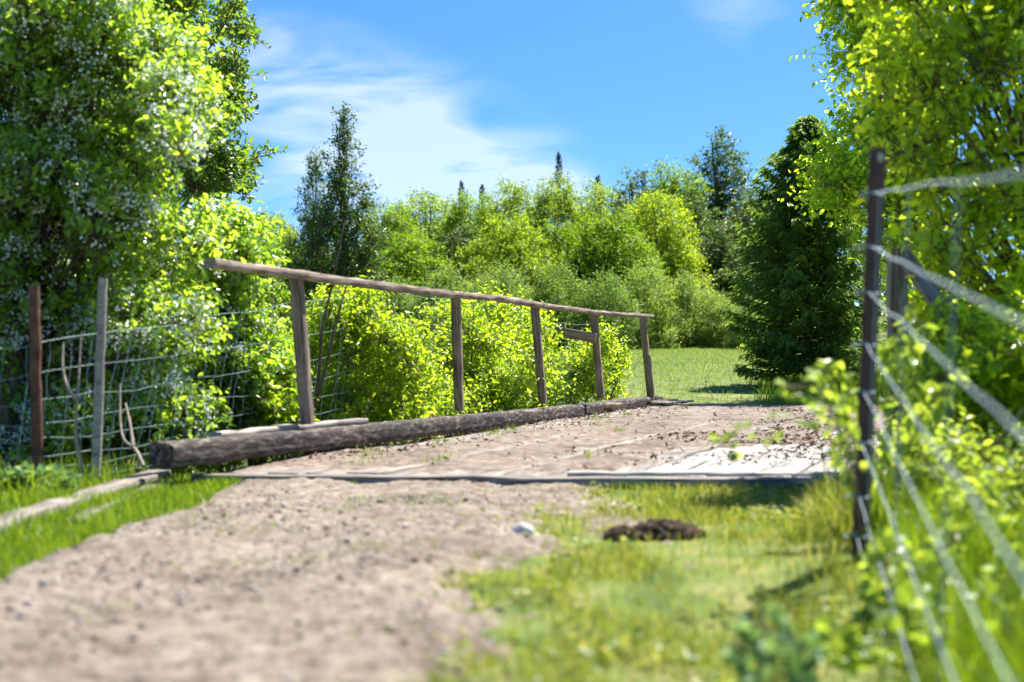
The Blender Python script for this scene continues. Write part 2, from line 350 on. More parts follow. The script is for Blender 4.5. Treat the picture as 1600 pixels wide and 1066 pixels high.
# ------------------------------------------------------------------ timber
def board(name, p0, p1, width, thick, mat, parent=None, up=(0, 0, 1), wob=.004, seed=0, bow=None, nseg=14, chip=.0):
    """a sawn board from p0 to p1 (centre line); width lies level, thick along up; local X is the grain"""
    p0 = Vector(p0); p1 = Vector(p1); ax = (p1 - p0); Lg = ax.length; ax.normalize(); upv = Vector(up); sidev = upv.cross(ax).normalized(); upv = ax.cross(sidev).normalized()
    rng = np.random.default_rng(seed + 17); e = min(.006, thick * .15)
    prof = np.array([[-width / 2 + e, -thick / 2], [width / 2 - e, -thick / 2], [width / 2, -thick / 2 + e], [width / 2, thick / 2 - e], [width / 2 - e, thick / 2], [-width / 2 + e, thick / 2], [-width / 2, thick / 2 - e], [-width / 2, -thick / 2 + e]])
    xs_ = np.linspace(0, Lg, nseg); k = len(prof)
    v = np.zeros((nseg, k, 3)); v[:, :, 0] = xs_[:, None] + rng.normal(0, chip, (nseg, k)) * (np.array([1] + [0] * (nseg - 2) + [1])[:, None])
    v[:, :, 1] = prof[None, :, 0] + rng.normal(0, wob, (nseg, 1)) + rng.normal(0, wob * .3, (nseg, k)); v[:, :, 2] = prof[None, :, 1] + rng.normal(0, wob, (nseg, 1)) + rng.normal(0, wob * .3, (nseg, k))
    if bow is not None: v[:, :, 2] += np.interp(xs_ / Lg, [b[0] for b in bow], [b[1] for b in bow])[:, None]
    i = np.arange(nseg - 1)[:, None] * k + np.arange(k)[None]; i2 = np.arange(nseg - 1)[:, None] * k + (np.arange(k)[None] + 1) % k
    m_ = MB(); m_.add(v, np.stack([i, i2, i2 + k, i + k], -1).reshape(-1, 4)); m_.add(v[0][::-1], [list(range(k))]); m_.add(v[-1], [list(range(k))])
    o = bpy.data.objects.new(name, m_.mesh(name, mat)); col.objects.link(o)
    rot = Matrix((ax, sidev, upv)).transposed()
    o.rotation_euler = rot.to_euler(); base = Vector(parent.location) if parent else Vector((0, 0, 0)); o.location = p0 - base
    if parent: o.parent = parent
    return o

def log_mesh(name, p0, p1, r, mat, parent, seed=0, flat=1.0):
    p0 = Vector(p0); p1 = Vector(p1); ax = p1 - p0; Lg = ax.length; ax.normalize(); sidev = Vector((0, 0, 1)).cross(ax).normalized(); upv = ax.cross(sidev)
    n = int(Lg / .06) + 2; k = 20; xs_ = np.linspace(0, Lg, n); an = np.arange(k) * 2 * math.pi / k
    X, A = np.meshgrid(xs_, an, indexing='ij')
    rr = r * (1 + .06 * (fbm(X * 2.2, np.cos(A) * 1.3 + 5, seed) - .5) * 2 + .10 * (fbm(X * 9, np.cos(A) * 4 + np.sin(A) * 2 + 9, seed + 3) - .5) * 2)
    sq = 1 / np.maximum(np.abs(np.cos(A)), np.abs(np.sin(A))) ** .93      # roughly hewn square
    v = np.stack([X + 0.02 * np.where(X < .01, vnoise(np.cos(A) * 3 + 9, np.sin(A) * 3 + 9, seed), 0), rr * sq * np.cos(A), rr * sq * np.sin(A) * flat], -1)
    i = np.arange(n - 1)[:, None] * k + np.arange(k)[None]; i2 = np.arange(n - 1)[:, None] * k + (np.arange(k)[None] + 1) % k
    m_ = MB(); m_.add(v, np.stack([i, i2, i2 + k, i + k], -1).reshape(-1, 4)); m_.add(v[0][::-1], [list(range(k))]); m_.add(v[-1], [list(range(k))])
    o = bpy.data.objects.new(name, m_.mesh(name, mat)); col.objects.link(o); rot = Matrix((ax, sidev, upv)).transposed(); o.rotation_euler = rot.to_euler()
    o.location = p0 - Vector(parent.location); o.parent = parent
    return o

br = empty('timber_bridge', BW(.3, 0, 0), 'low timber bridge of long grey planks under dirt with a log kerb', 'bridge')
for k in range(15):
    v0 = .26 + k * .245
    rng = np.random.default_rng(k)
    u0 = .46 + .215 * v0; dz = rng.normal(0, .004)
    mat = M['plank_white'] if k in (10, 11, 12, 13, 14) else M['plank_grey']
    uj = rng.uniform(4.2, 7.2)
    board('deck_plank', BW(u0, v0, deckz(u0) - .025 + dz), BW(uj, v0 + rng.normal(0, .004), deckz(uj) - .025 + dz), .221, .05, mat, br, seed=k)
    board('deck_plank', BW(uj + .012, v0, deckz(uj) - .025 - dz), BW(12.0, v0 + rng.normal(0, .006), deckz(12) - .025 - dz), .221, .05, M['plank_grey'], br, seed=k + 50)
board('end_beam', (-1.98, 8.90, -.032), (1.82, 8.44, -.020), .15, .095, M['plank_grey'], br, seed=3, wob=.006)
board('end_beam', (.35, 8.80, .018), (1.90, 8.60, .024), .15, .05, M['plank_white'], br, seed=4, wob=.004)
for k in range(4):
    v0 = .5 + k * .95; board('stringer', BW(.9 + .2 * v0, v0, deckz(1) - .19), BW(11.9, v0, deckz(11.9) - .17), .2, .25, M['log'], br, seed=k + 80)
lg1 = log_mesh('kerb_log', BW(-.05, .02, .156), BW(8.55, 0, .158), .079, M['log'], br, 4)
lg2 = log_mesh('kerb_log', BW(8.57, .015, .160), BW(12.35, .02, .180), .085, M['log'], br, 9)
log_mesh('side_beam', BW(1.4, 3.92, -.10), BW(12.0, 3.9, 0.0), .12, M['log'], br, 14)

# dirt lying over the deck: its height runs through the planks' own, so planks show where it is thin
def deckdirt_local(U, V):
    t = .012 + .040 * (fbm(U * 1.0, V * 1.6, 31) - .42) + .014 * (fbm(U * 6, V * 6, 33) - .5) + .008 * (vnoise(U * 28, V * 28, 35) - .5)
    t = t - .040 * np.exp(-((np.mod(V + .05 * fbm(U * .8, V * 0, 38), .735) - .37) / .040) ** 2) * (U < 8) * sstep(.7, 1.2, V)
    t = t - .10 * sstep(2.35, 2.75, V - .25 * (fbm(U * 2, V * 2, 40) - .5)) * (1 - sstep(2.6, 3.6, U - .25 * V + 1.6 * (fbm(U * 2, V * 2, 41) - .5)))
    t = t - .05 * np.exp(-(V - .08) / .35) * sstep(1.2, 3, U)
    t = t + .030 * np.exp(-(V - .08) / .12) * (.5 + fbm(U * 3, V * 3, 45)) * sstep(1.0, 2.2, U)
    t = t - .05 * (1 - sstep(0, .5, U - .46 - .215 * V)) * 0.6
    t = t - .06 * sstep(3.55, 3.75, V)
    return t
us = np.arange(.43, 12.4, .03); vs = np.arange(.02, 3.92, .03)
U, V = np.meshgrid(us, vs); ok = U
Z = deckz(U) + deckdirt_local(U, V)
Z = np.where(U < .46 + .215 * V, deckz(U) - .09, Z); 
Z = Z - .03 * sstep(11.9, 12.35, U)
Xw = BO[0] + BD[0] * U + BN[0] * V; Yw = BO[1] + BD[1] * U + BN[1] * V
mb = MB(); nx = len(us); ny = len(vs); i = np.arange(ny - 1)[:, None] * nx + np.arange(nx - 1)[None]
mb.add(np.stack([Xw, Yw, Z], -1).reshape(-1, 3), np.stack([i, i + nx, i + nx + 1, i + 1], -1).reshape(-1, 4)[:, ::-1])
tag(mb.build('deck_dirt', M['deckdirt'], smooth=True), 'pale brown dirt lying over the bridge deck planks', 'dirt', kind='stuff')

# ------------------------------------------------------------------ railing
def railY(px): return 5.15 / (0.357 - (px - 800) / F)
rl = empty('wooden_railing', BW(2, 0, .25), 'weathered brown wooden guard railing with five leaning posts on the kerb log', 'railing')
for k, (xt, yt, xb, yb, w, mt) in enumerate([(463, 434, 480, 660, .085, 'post'), (712, 466, 718, 640, .082, 'post'), (836, 480, 848, 628, .085, 'post'), (927, 491, 939, 620, .086, 'post_light'), (1004, 497, 1016, 618, .086, 'post_light')]):
    Y = railY((xt + xb) / 2); a = P(xt, yt, Y); b = P(xb, yb, Y); b[2] -= .015
    d_ = (a - b); board('post', b, a, w, .06 if k else .075, M[mt], rl, up=(BD[0], BD[1], 0), seed=k + 5, wob=.002, nseg=9)
    if k == 4:     # lower half doubled with a second lighter board
        c = b + d_ * .52; off = np.array([.012, -.062, 0]); board('splice_board', b + off, c + off, w * .98, .05, M['post_light'], rl, up=(BD[0], BD[1], 0), seed=k + 30, wob=.002, nseg=6)
pts = [(322, 412), (462, 430), (590, 447), (712, 462), (770, 466), (838, 477), (927, 489), (1013, 495)]
W = [P(x, y, railY(x)) for x, y in pts]
def rail(i0, i1, w, t, seed, mat):
    p0 = W[i0]; p1 = W[i1]; Lt = np.linalg.norm(p1 - p0); bow = []
    for q in W[i0:i1 + 1]:
        s = np.linalg.norm(q[:2] - p0[:2]) / np.linalg.norm(p1[:2] - p0[:2]); bow.append((s, q[2] - (p0[2] + (p1[2] - p0[2]) * s)))
    sh = np.array([BN[0], BN[1], 0]) * .03; board('top_rail', p0 + sh, p1 + sh, w + .004, t * .74, M[mat], rl, seed=seed, wob=.003, bow=bow, nseg=30)
rail(0, 3, .088, .078, 61, 'rail'); 
rail(3, 5, .095, .074, 62, 'rail'); rail(5, 7, .10, .066, 63, 'rail')
bs = P(938, 633, 17.1); board('foot_block', P(925, 634, 17.2), P(966, 634, 17.6), .12, .06, M['post_light'], rl, seed=66)
b0 = P(867, 517, 17.3); b1 = P(931, 529, 17.15)
board('brace_board', b0, b1, .05, .115, M['post_light'], rl, seed=67, nseg=6, wob=.001)

tag(board('loose_board', P(338, 680, 9.35), P(567, 657, 11.2), .10, .04, M['post_grey'], seed=70, wob=.004), 'long pale loose board lying on top of the kerb log below the first railing post', 'board')
tag(board('loose_board', P(1003, 630, 19.3), P(1046, 626, 20.1), .28, .05, M['post_dark'], seed=71), 'short dark board lying flat at the far end of the kerb log', 'board')
tag(board('loose_board', P(1030, 630.5, 19.0), P(1073, 627, 20.2), .22, .025, M['plank_grey'], seed=72), 'thin grey board lying on dirt beside the short dark board', 'board')
def gz(x, y, dz=0): return np.array([x, y, float(H(x, y)) + dz])
tag(board('ground_timber', gz(-2.32, 5.6, .03), gz(-2.27, 9.15, .05), .15, .05, M['plank_grey'], seed=73, wob=.003), 'long weathered grey timber lying in the grass below the rusty fence post', 'timber')
tag(board('ground_timber', gz(-2.08, 6.7, .0), gz(-2.12, 8.6, .03), .08, .05, M['plank_grey'], seed=74, wob=.003), 'narrow pale timber half sunk in the grass nearer the road', 'timber')

# ------------------------------------------------------------------ plants
def in_poly(px, py, poly):
    n = len(poly); ins = np.zeros(np.shape(px), bool); j = n - 1
    for i in range(n):
        xi, yi = poly[i]; xj, yj = poly[j]
        c = ((yi > py) != (yj > py)) & (px < (xj - xi) * (py - yi) / (yj - yi + 1e-9) + xi); ins ^= c; j = i
    return ins

def poly_lobes(rng, poly, Y0, Y1, n, r0, r1, yskew=None, deep=1.25):
    """clumps (centre, radii in metres) of a crown whose side view is the outline poly"""
    xs_ = [p[0] for p in poly]; ys_ = [p[1] for p in poly]; c = []; r = []; tries = 0
    while len(c) < n and tries < n * 400:
        tries += 1; x = rng.uniform(min(xs_), max(xs_)); y = rng.uniform(min(ys_), max(ys_)); rr = rng.uniform(r0, r1)
        a = np.arange(8) * math.pi / 4
        if not in_poly(x + .8 * rr * np.cos(a), y + .8 * rr * np.sin(a), poly).all(): continue
        Y = rng.uniform(Y0, Y1) if yskew is None else yskew(x, y) + rng.uniform(Y0, Y1)
        c.append(P(x, y, Y)); m = rr / F * Y; r.append([m, m * deep, m * .85])
    return np.array(c), np.array(r)

def tree_lobes(rng, Ht, Rd, base, n, prof, lr=.36, out=(.35, .9)):
    t = base + (1 - base) * (np.arange(n) + rng.uniform(0, 1, n)) / n; az = np.arange(n) * 2.39996 + rng.uniform(-.5, .5, n)
    rad = Rd * np.interp(t, *zip(*prof)); o = rng.uniform(out[0], out[1], n) * rad
    c = np.stack([np.cos(az) * o, np.sin(az) * o, t * Ht], -1); l = np.maximum(.09 * Rd, lr * rad * rng.uniform(.75, 1.25, n)); c[:, 2] -= l * .5
    return c, np.stack([l, l, l * .8], -1)

def foliage(rng, mb_leaf, mb_wood, lc, lr, twigs, lpt, lsize, tl, w=.58, shape='leaf', up=.35, twig_r=.0025, shell=.5, jit=.35, hang=0.0, nup=.7, wood_twigs=1.0):
    vol = (lr[:, 0] * lr[:, 1] * lr[:, 2]) ** .72; ch = rng.choice(len(lc), twigs, p=vol / vol.sum())
    dr = unit(rng.normal(size=(twigs, 3)) + np.array([0, 0, .25])); rf = rng.uniform(shell, 1.0, (twigs, 1))
    p0 = lc[ch] + dr * rf * lr[ch]; td = unit(dr * .75 + np.array([0, 0, up]) + rng.normal(0, jit, (twigs, 3)))
    ln = tl * rng.uniform(.6, 1.3, (twigs, 1))
    mid = p0 + td * ln * .5 + np.array([0, 0, .03]) * ln; end = p0 + td * ln - np.array([0, 0, hang]) * ln
    t = (np.arange(lpt) + rng.uniform(.0, 1, (twigs, lpt))) / lpt; t = t[..., None]
    lp = p0[:, None] * (1 - t) ** 2 + 2 * mid[:, None] * t * (1 - t) + end[:, None] * t ** 2
    pr = unit(np.cross(td[:, None] * np.ones((1, lpt, 1)), rng.normal(size=(twigs, lpt, 3)))); ld = unit(td[:, None] * .55 + pr + np.array([0, 0, -.15 - hang]))
    nn = unit(rng.normal(0, .55, (twigs, lpt, 3)) + np.array([0, 0, nup]) + .35 * dr[:, None])
    sz = lsize * rng.uniform(.55, 1.25, twigs * lpt)
    leaves(mb_leaf, (lp + pr * lsize * .12).reshape(-1, 3), ld.reshape(-1, 3), nn.reshape(-1, 3), sz, w, shape)
    if mb_wood is not None and wood_twigs > 0:
        k = rng.random(twigs) < wood_twigs; inner = lc[ch] + dr * rf * lr[ch] * .35
        path = np.stack([inner, p0, mid, end], 1)[k]; tubes(mb_wood, path, np.tile(np.array([1.7, 1.2, .8, .3]) * twig_r, (k.sum(), 1)), 3)

def limbs(rng, mb, base, lc, trunk_top, r0, spread=.12, n_stems=1, sides=7):
    """trunk(s) and one limb to every clump"""
    base = np.asarray(base, float); top = np.asarray(trunk_top, float); N = 9; s = np.linspace(0, 1, N)
    for k in range(n_stems):
        b = base + (rng.normal(0, spread, 3) * np.array([1, 1, 0]) if n_stems > 1 else 0); tp = top + (rng.normal(0, spread * 5, 3) * np.array([1, 1, .5]) if n_stems > 1 else 0)
        path = b[None] * (1 - s)[:, None] + tp[None] * s[:, None] + np.cumsum(rng.normal(0, .012 * np.linalg.norm(top - base), (N, 3)) * np.array([1, 1, .2]), 0) * s[:, None]
        tubes(mb, path[None], (r0 * (1 - .85 * s) * (1 if n_stems == 1 else .7))[None], sides)
    hz = (lc[:, 2] - base[2]) / max(.1, top[2] - base[2]); st = np.clip(hz * .62, .04, .93)
    b = base[None] * (1 - st)[:, None] + top[None] * st[:, None]; q = np.linspace(0, 1, 6)[None, :, None]
    m = (b + lc) * .5 + np.array([0, 0, .10]) * np.linalg.norm(lc - b, axis=1)[:, None] + rng.normal(0, .05, lc.shape) * np.linalg.norm(lc - b, axis=1)[:, None]
    path = b[:, None] * (1 - q) ** 2 + 2 * m[:, None] * q * (1 - q) + lc[:, None] * q ** 2
    rr = (r0 * .42 * (1 - .8 * st))[:, None] * np.linspace(1, .18, 6)[None]
    tubes(mb, path, rr, 5)

def plant(name, label, cat, base, lc, lr, mat, twigs, lpt, lsize, tl, seed, top=None, r0=.06, n_stems=1, group=None, bark='bark', blossom_and_glint=0, **kw):
    """a broadleaved tree or shrub: wood and crown under one Empty; clumps in world space"""
    rng = np.random.default_rng(seed); base = np.asarray(base, float); root = empty(name, base, label, cat, group)
    a = MB(); b = MB(); lc = lc - base; top = (np.asarray(top, float) - base) if top is not None else np.array([0, 0, lc[:, 2].max() * .9])
    foliage(rng, a, b, lc, lr, twigs, lpt, lsize, tl, **kw); limbs(rng, b, (0, 0, -.1), lc, top, r0, n_stems=n_stems)
    b.build('trunk' if n_stems == 1 else 'stems', M[bark], root, smooth=True); cr = a.build('crown', M[mat], root)
    if blossom_and_glint:  # white flecks: flowers, but on the tall hawthorn painted glare of its leaves
        f = MB(); k = rng.choice(len(lc), blossom_and_glint); dr = unit(rng.normal(size=(blossom_and_glint, 3)) + np.array([.1, -.5, .45])); c = lc[k] + dr * lr[k] * 1.02
        n_ = 9; p = np.repeat(c, n_, 0) + rng.normal(0, .028, (blossom_and_glint * n_, 3)); dd = rng.normal(size=p.shape) + np.array([0, 0, .4])
        leaves(f, p, dd, rng.normal(size=p.shape) + np.array([0, -.4, .8]), rng.uniform(.016, .030, len(p)), .9); o = f.build('blossoms_and_glints', M['blossom_and_glint'], root); o['kind'] = 'stuff'
    return root

rs = np.random.default_rng
# --- the big shrubs by the left fence
A = [(-200, -160), (120, -150), (225, -30), (300, 55), (368, 112), (345, 175), (318, 225), (335, 300), (345, 380), (340, 480), (335, 560), (330, 640), (300, 715), (-200, 760)]
lc, lr = poly_lobes(rs(1), A, 9.8, 11.4, 180, 30, 72)
plant('hawthorn_shrub', 'tall dense hawthorn with pale glinting leaves filling the left behind the fence', 'shrub', gz(-3.5, 10.3, -.05), lc, lr, 'lf_left', 9000, 9, .06, .19, 1, r0=.07, n_stems=5, top=P(60, 150, 10.5), blossom_and_glint=5200, twig_r=.003)  # its white flecks imitate sun glare on the leaves
B = [(300, 300), (345, 325), (400, 330), (448, 372), (450, 420), (425, 470), (440, 540), (458, 590), (465, 650), (440, 690), (320, 700), (300, 600)]
lc, lr = poly_lobes(rs(2), B, 11.3, 12.6, 50, 22, 48)
plant('hawthorn_shrub', 'lower leafy hawthorn with white flowers left of the first railing post', 'shrub', gz(-1.95, 11.8, -.05), lc, lr, 'lf_left', 4200, 9, .056, .14, 2, r0=.05, n_stems=4, top=P(385, 420, 11.4), blossom_and_glint=700, twig_r=.003)
# --- the alder behind it, with bare sky between its sprays
Cc = [(180, -120), (330, -100), (400, 0), (424, 42), (405, 80), (372, 85), (390, 150), (400, 195), (372, 215), (455, 196), (462, 214), (438, 248), (420, 262), (388, 262), (418, 290), (420, 305), (395, 315), (330, 325), (230, 300), (150, 200)]
lc, lr = poly_lobes(rs(3), Cc, 15.5, 18.0, 85, 9, 26)
plant('alder_tree', 'dark small-leaved alder reaching into the sky behind the tall hawthorn', 'tree', gz(-4.9, 17, -.05), lc, lr, 'lf_tree', 1900, 9, .085, .24, 3, r0=.12, top=P(180, 20, 17), twig_r=.005, shell=.3)

# --- bright shrubs behind the railing
def shrub(poly, Y0, Y1, n, seed, label, mat='lf_shrub', twigs=1500, lsize=.055, tl=.16, r=(18, 40), bx=None, stems=6, name='leafy_shrub', lpt=8, **kw):
    lc, lr = poly_lobes(rs(seed), poly, Y0, Y1, n, *r); xm = np.mean(lc[:, 0]) if bx is None else bx; ym = .5 * (Y0 + Y1)
    plant(name, label, 'shrub', gz(xm, ym, -.05), lc, lr, mat, twigs, lpt, lsize, tl, seed, r0=.022, n_stems=stems, bark='twig', top=(xm, ym, lc[:, 2].max() - .1), twig_r=.0025, **kw)
shrub([(420, 640), (440, 560), (470, 500), (500, 472), (560, 462), (630, 486), (690, 540), (720, 610), (720, 690), (420, 690)], 13.3, 15.2, 62, 11, 'bright yellow-green shrub filling the railing bay right after the first post', twigs=3600, r=(14, 34), tl=.24, jit=.55)
shrub([(520, 640), (560, 550), (610, 505), (660, 488), (700, 480), (750, 494), (790, 540), (830, 610), (830, 670), (520, 680)], 15.2, 17.0, 56, 12, 'bright yellow-green shrub behind the second railing post', twigs=3300, r=(14, 32), tl=.26, jit=.55)
shrub([(680, 620), (690, 540), (715, 480), (760, 462), (800, 470), (850, 492), (872, 560), (880, 650), (680, 660)], 16.4, 17.9, 46, 13, 'bright yellow-green shrub between the second and third railing posts with long top leaves', twigs=2900, lsize=.062, r=(12, 30), tl=.28, jit=.55)
shrub([(840, 570), (880, 545), (925, 528), (950, 505), (975, 535), (980, 590), (965, 622), (850, 640)], 19.2, 20.6, 28, 14, 'loose shrub with dead twigs around the fourth railing post', twigs=1500, r=(10, 22), jit=.6, tl=.25, wood_twigs=1)
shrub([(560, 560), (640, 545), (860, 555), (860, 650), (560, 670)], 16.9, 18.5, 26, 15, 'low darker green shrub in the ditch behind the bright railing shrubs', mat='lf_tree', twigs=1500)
shrub([(420, 560), (455, 560), (470, 650), (450, 690), (400, 690)], 11.4, 12.2, 12, 16, 'small bright bush at the foot of the first railing post', twigs=700, r=(14, 28))

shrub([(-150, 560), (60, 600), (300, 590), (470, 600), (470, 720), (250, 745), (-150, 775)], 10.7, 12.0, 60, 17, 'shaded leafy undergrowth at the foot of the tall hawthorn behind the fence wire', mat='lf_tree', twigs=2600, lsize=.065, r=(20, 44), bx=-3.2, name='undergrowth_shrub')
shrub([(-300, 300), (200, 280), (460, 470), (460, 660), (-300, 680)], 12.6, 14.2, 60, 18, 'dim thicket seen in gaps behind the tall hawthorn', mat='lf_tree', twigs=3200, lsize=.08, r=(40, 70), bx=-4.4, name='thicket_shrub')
# --- right: the two near alders and the undergrowth below them
D = [(1400, -150), (1690, -170), (1700, 640), (1600, 690), (1480, 640), (1420, 480), (1392, 330), (1350, 230), (1335, 100), (1330, -20)]
lc, lr = poly_lobes(rs(21), D, 8.6, 9.4, 80, 24, 56)
plant('alder_tree', 'big-leaved yellow-green alder crowding the right behind the wire fence', 'tree', gz(3.7, 9.2, -.05), lc, lr, 'lf_right', 1400, 8, .080, .30, 21, nup=.35, r0=.08, top=P(1600, 0, 9.1), twig_r=.0035, n_stems=3)
E = [(1260, -120), (1420, -160), (1480, 300), (1470, 480), (1380, 430), (1318, 400), (1285, 330), (1262, 285), (1246, 250), (1285, 225), (1310, 190), (1318, 150), (1290, 80), (1255, 25), (1250, -40)]
lc, lr = poly_lobes(rs(22), E, 21.6, 23.2, 84, 13, 36)
plant('alder_tree', 'slimmer alder leaning over the track, overlapping the top of the dark cedar', 'tree', gz(7.8, 22.6, -.05), lc, lr, 'lf_right', 2300, 8, .115, .52, 22, nup=.4, r0=.09, top=P(1440, -20, 22.4), twig_r=.0035, shell=.3)
shrub([(1430, 470), (1520, 440), (1760, 420), (1760, 760), (1560, 770), (1440, 720), (1400, 600)], 7.6, 9.0, 46, 23, 'leafy green undergrowth below the big alder on the right', mat='lf_right', twigs=1000, lsize=.068, r=(20, 44), bx=3.2, name='undergrowth_shrub')
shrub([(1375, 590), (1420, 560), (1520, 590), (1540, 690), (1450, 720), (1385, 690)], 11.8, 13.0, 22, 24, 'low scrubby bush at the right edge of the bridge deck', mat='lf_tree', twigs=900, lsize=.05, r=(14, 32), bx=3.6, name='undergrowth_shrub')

shrub([(1420, 800), (1500, 740), (1600, 700), (1720, 760), (1720, 1000), (1560, 1010), (1450, 930)], 5.2, 6.4, 34, 25, 'leafy weeds in the tall grass right behind the fence wires', mat='lf_bramble', twigs=520, lsize=.05, tl=.14, r=(22, 46), name='weed_clump')
shrub([(1385, 700), (1440, 660), (1530, 680), (1540, 780), (1400, 800)], 6.3, 7.2, 22, 26, 'leafy weeds between the steel post and the brace post', mat='lf_bramble', twigs=380, lsize=.05, tl=.14, r=(16, 36), name='weed_clump')
# --- conifers
def conifer_parts(rng, Ht, Rd, n, per, ls, base=.06, droop=.35, upsweep=.2, dens=1.0, w=.28, prof=((0, .75), (.15, 1), (.5, .66), (1, .04))):
    a = MB(); b = MB(); s = np.linspace(0, 1, 8); tp = np.stack([s * 0, s * 0, s * Ht], -1) + rng.normal(0, .006 * Ht, (8, 3)) * s[:, None] * np.array([1, 1, 0])
    tubes(b, tp[None], (Ht * .018 * (1 - .92 * s))[None], 7)
    t = base + (1 - base) * (np.arange(n) + rng.random(n)) / n; az = np.arange(n) * 2.39996 + rng.normal(0, .25, n); Lb = Rd * np.interp(t, *zip(*prof)) * rng.uniform(.7, 1.12, n)
    ba = np.stack([np.cos(az), np.sin(az), np.zeros(n)], -1); q = np.linspace(0, 1, 7)[None, :, None]
    root_ = np.stack([t * 0, t * 0, t * Ht], -1)
    path = root_[:, None] + ba[:, None] * Lb[:, None, None] * q + np.array([0, 0, 1]) * Lb[:, None, None] * (upsweep * q * (1.6 * t[:, None, None]) - droop * q * (1 - q * .8) * (1.2 - t[:, None, None]))
    tubes(b, path, (Ht * .0045 * (1.2 - t))[:, None] * np.linspace(1, .25, 7)[None], 4)
    qq = rng.uniform(.12, 1.03, (n, per)) ** .8; k = np.clip((qq * 6).astype(int), 0, 5); fr = qq * 6 - k
    ii = np.arange(n)[:, None] * np.ones((1, per), int); pc = path[ii, k] * (1 - fr[..., None]) + path[ii, k + 1] * fr[..., None]
    sd_ = np.cross(ba, [0, 0, 1])[:, None] * rng.choice([-1, 1], (n, per))[..., None]
    fw = Lb[:, None, None] * .26 * (1.15 - qq[..., None]) * rng.uniform(0, 1, (n, per, 1))
    ld = unit(ba[:, None] * .8 + sd_ * rng.uniform(.2, 1.1, (n, per, 1)) + np.array([0, 0, -.25]) + rng.normal(0, .22, (n, per, 3)))
    pp = pc + sd_ * fw + ba[:, None] * fw * .35 - np.array([0, 0, .35]) * fw + rng.normal(0, ls * .25, (n, per, 3))
    nn = unit(rng.normal(0, .4, (n, per, 3)) + np.array([0, 0, 1.0]))
    sz = ls * rng.uniform(.6, 1.3, n * per)
    leaves(a, pp.reshape(-1, 3), ld.reshape(-1, 3), nn.reshape(-1, 3), sz, w, 'rhomb', fold=.1, droop=.25)
    return a, b
a, b = conifer_parts(rs(31), 4.85, 1.40, 260, 170, .13, base=.07, droop=.30, upsweep=.5, prof=((0, .62), (.10, .92), (.3, 1), (.55, .76), (.8, .40), (.93, .16), (1, .02)))
cd = empty('cedar_tree', gz(5.30, 25.5, -.05), 'dense dark green cedar standing beyond the far right end of the bridge', 'tree')
b.build('trunk', M['bark'], cd, smooth=True); a.build('crown', M['lf_cedar'], cd)

# --- the wood beyond the field: prototypes then copies, every tree a thing of its own
def proto(kind, seed):
    rng = rs(seed); a = MB(); b = MB()
    if kind == 'broad':
        Ht, Rd = 7.0, 2.3; c, r = tree_lobes(rng, Ht, Rd, .08, 80, [(0, .85), (.25, 1), (.6, .92), (.85, .66), (1, .28)], lr=.235)
        foliage(rng, a, b, c, r, 7000, 9, .105, .44, shape='rhomb', up=.6, twig_r=.006, shell=.6, wood_twigs=.15, w=.62, jit=.45); limbs(rng, b, (0, 0, 0), c, (0, 0, Ht * .93), .10); mats = ('bark', 'lf_wood')
    elif kind == 'shrub':
        Ht, Rd = 3.2, 1.7; c, r = tree_lobes(rng, Ht, Rd, .08, 44, [(0, .9), (.3, 1), (.7, .7), (1, .2)], lr=.25)
        foliage(rng, a, b, c, r, 3600, 8, .085, .50, shape='rhomb', up=.7, twig_r=.005, shell=.45, wood_twigs=.15, w=.5, jit=.5); limbs(rng, b, (0, 0, 0), c, (0, 0, Ht * .85), .05); mats = ('bark', 'lf_sage')
    elif kind == 'dark':
        Ht, Rd = 10.0, 2.4; c, r = tree_lobes(rng, Ht, Rd, .10, 90, [(0, .9), (.4, 1), (.65, .72), (.85, .45), (1, .12)], lr=.28)
        foliage(rng, a, b, c, r, 3400, 8, .16, .5, shape='rhomb', up=.6, twig_r=.007, shell=.3, wood_twigs=.3, w=.62, jit=.5); limbs(rng, b, (0, 0, 0), c, (0, 0, Ht * .95), .12); mats = ('bark', 'lf_dark')
    elif kind == 'slim':
        Ht, Rd = 7.2, 1.5; c, r = tree_lobes(rng, Ht, Rd, .08, 90, [(0, 1), (.25, .97), (.5, .76), (.75, .45), (1, .07)], lr=.26, out=(.3, 1))
        foliage(rng, a, b, c, r, 3000, 8, .10, .40, shape='leaf', up=.9, twig_r=.005, shell=.2, wood_twigs=.8, jit=.45); limbs(rng, b, (0, 0, 0), c, (0, 0, Ht * .98), .07); mats = ('bark', 'lf_slim')
    else:
        a, b = conifer_parts(rng, 12, 1.7, 120, 40, .20, droop=.30, upsweep=.3, w=.26, prof=((0, 1), (.5, .75), (.8, .42), (.93, .2), (1, .03))); mats = ('bark', 'lf_fir'); Ht, Rd = 12, 1.7
    return a.mesh('crown', M[mats[1]]), b.mesh('trunk', M[mats[0]], True), Ht, Rd
PR = {k: [proto(k, 100 + i * 7 + j) for i in range(n)] for j, (k, n) in enumerate([('broad', 4), ('shrub', 3), ('dark', 2), ('slim', 2), ('fir', 2)])}
first = {}
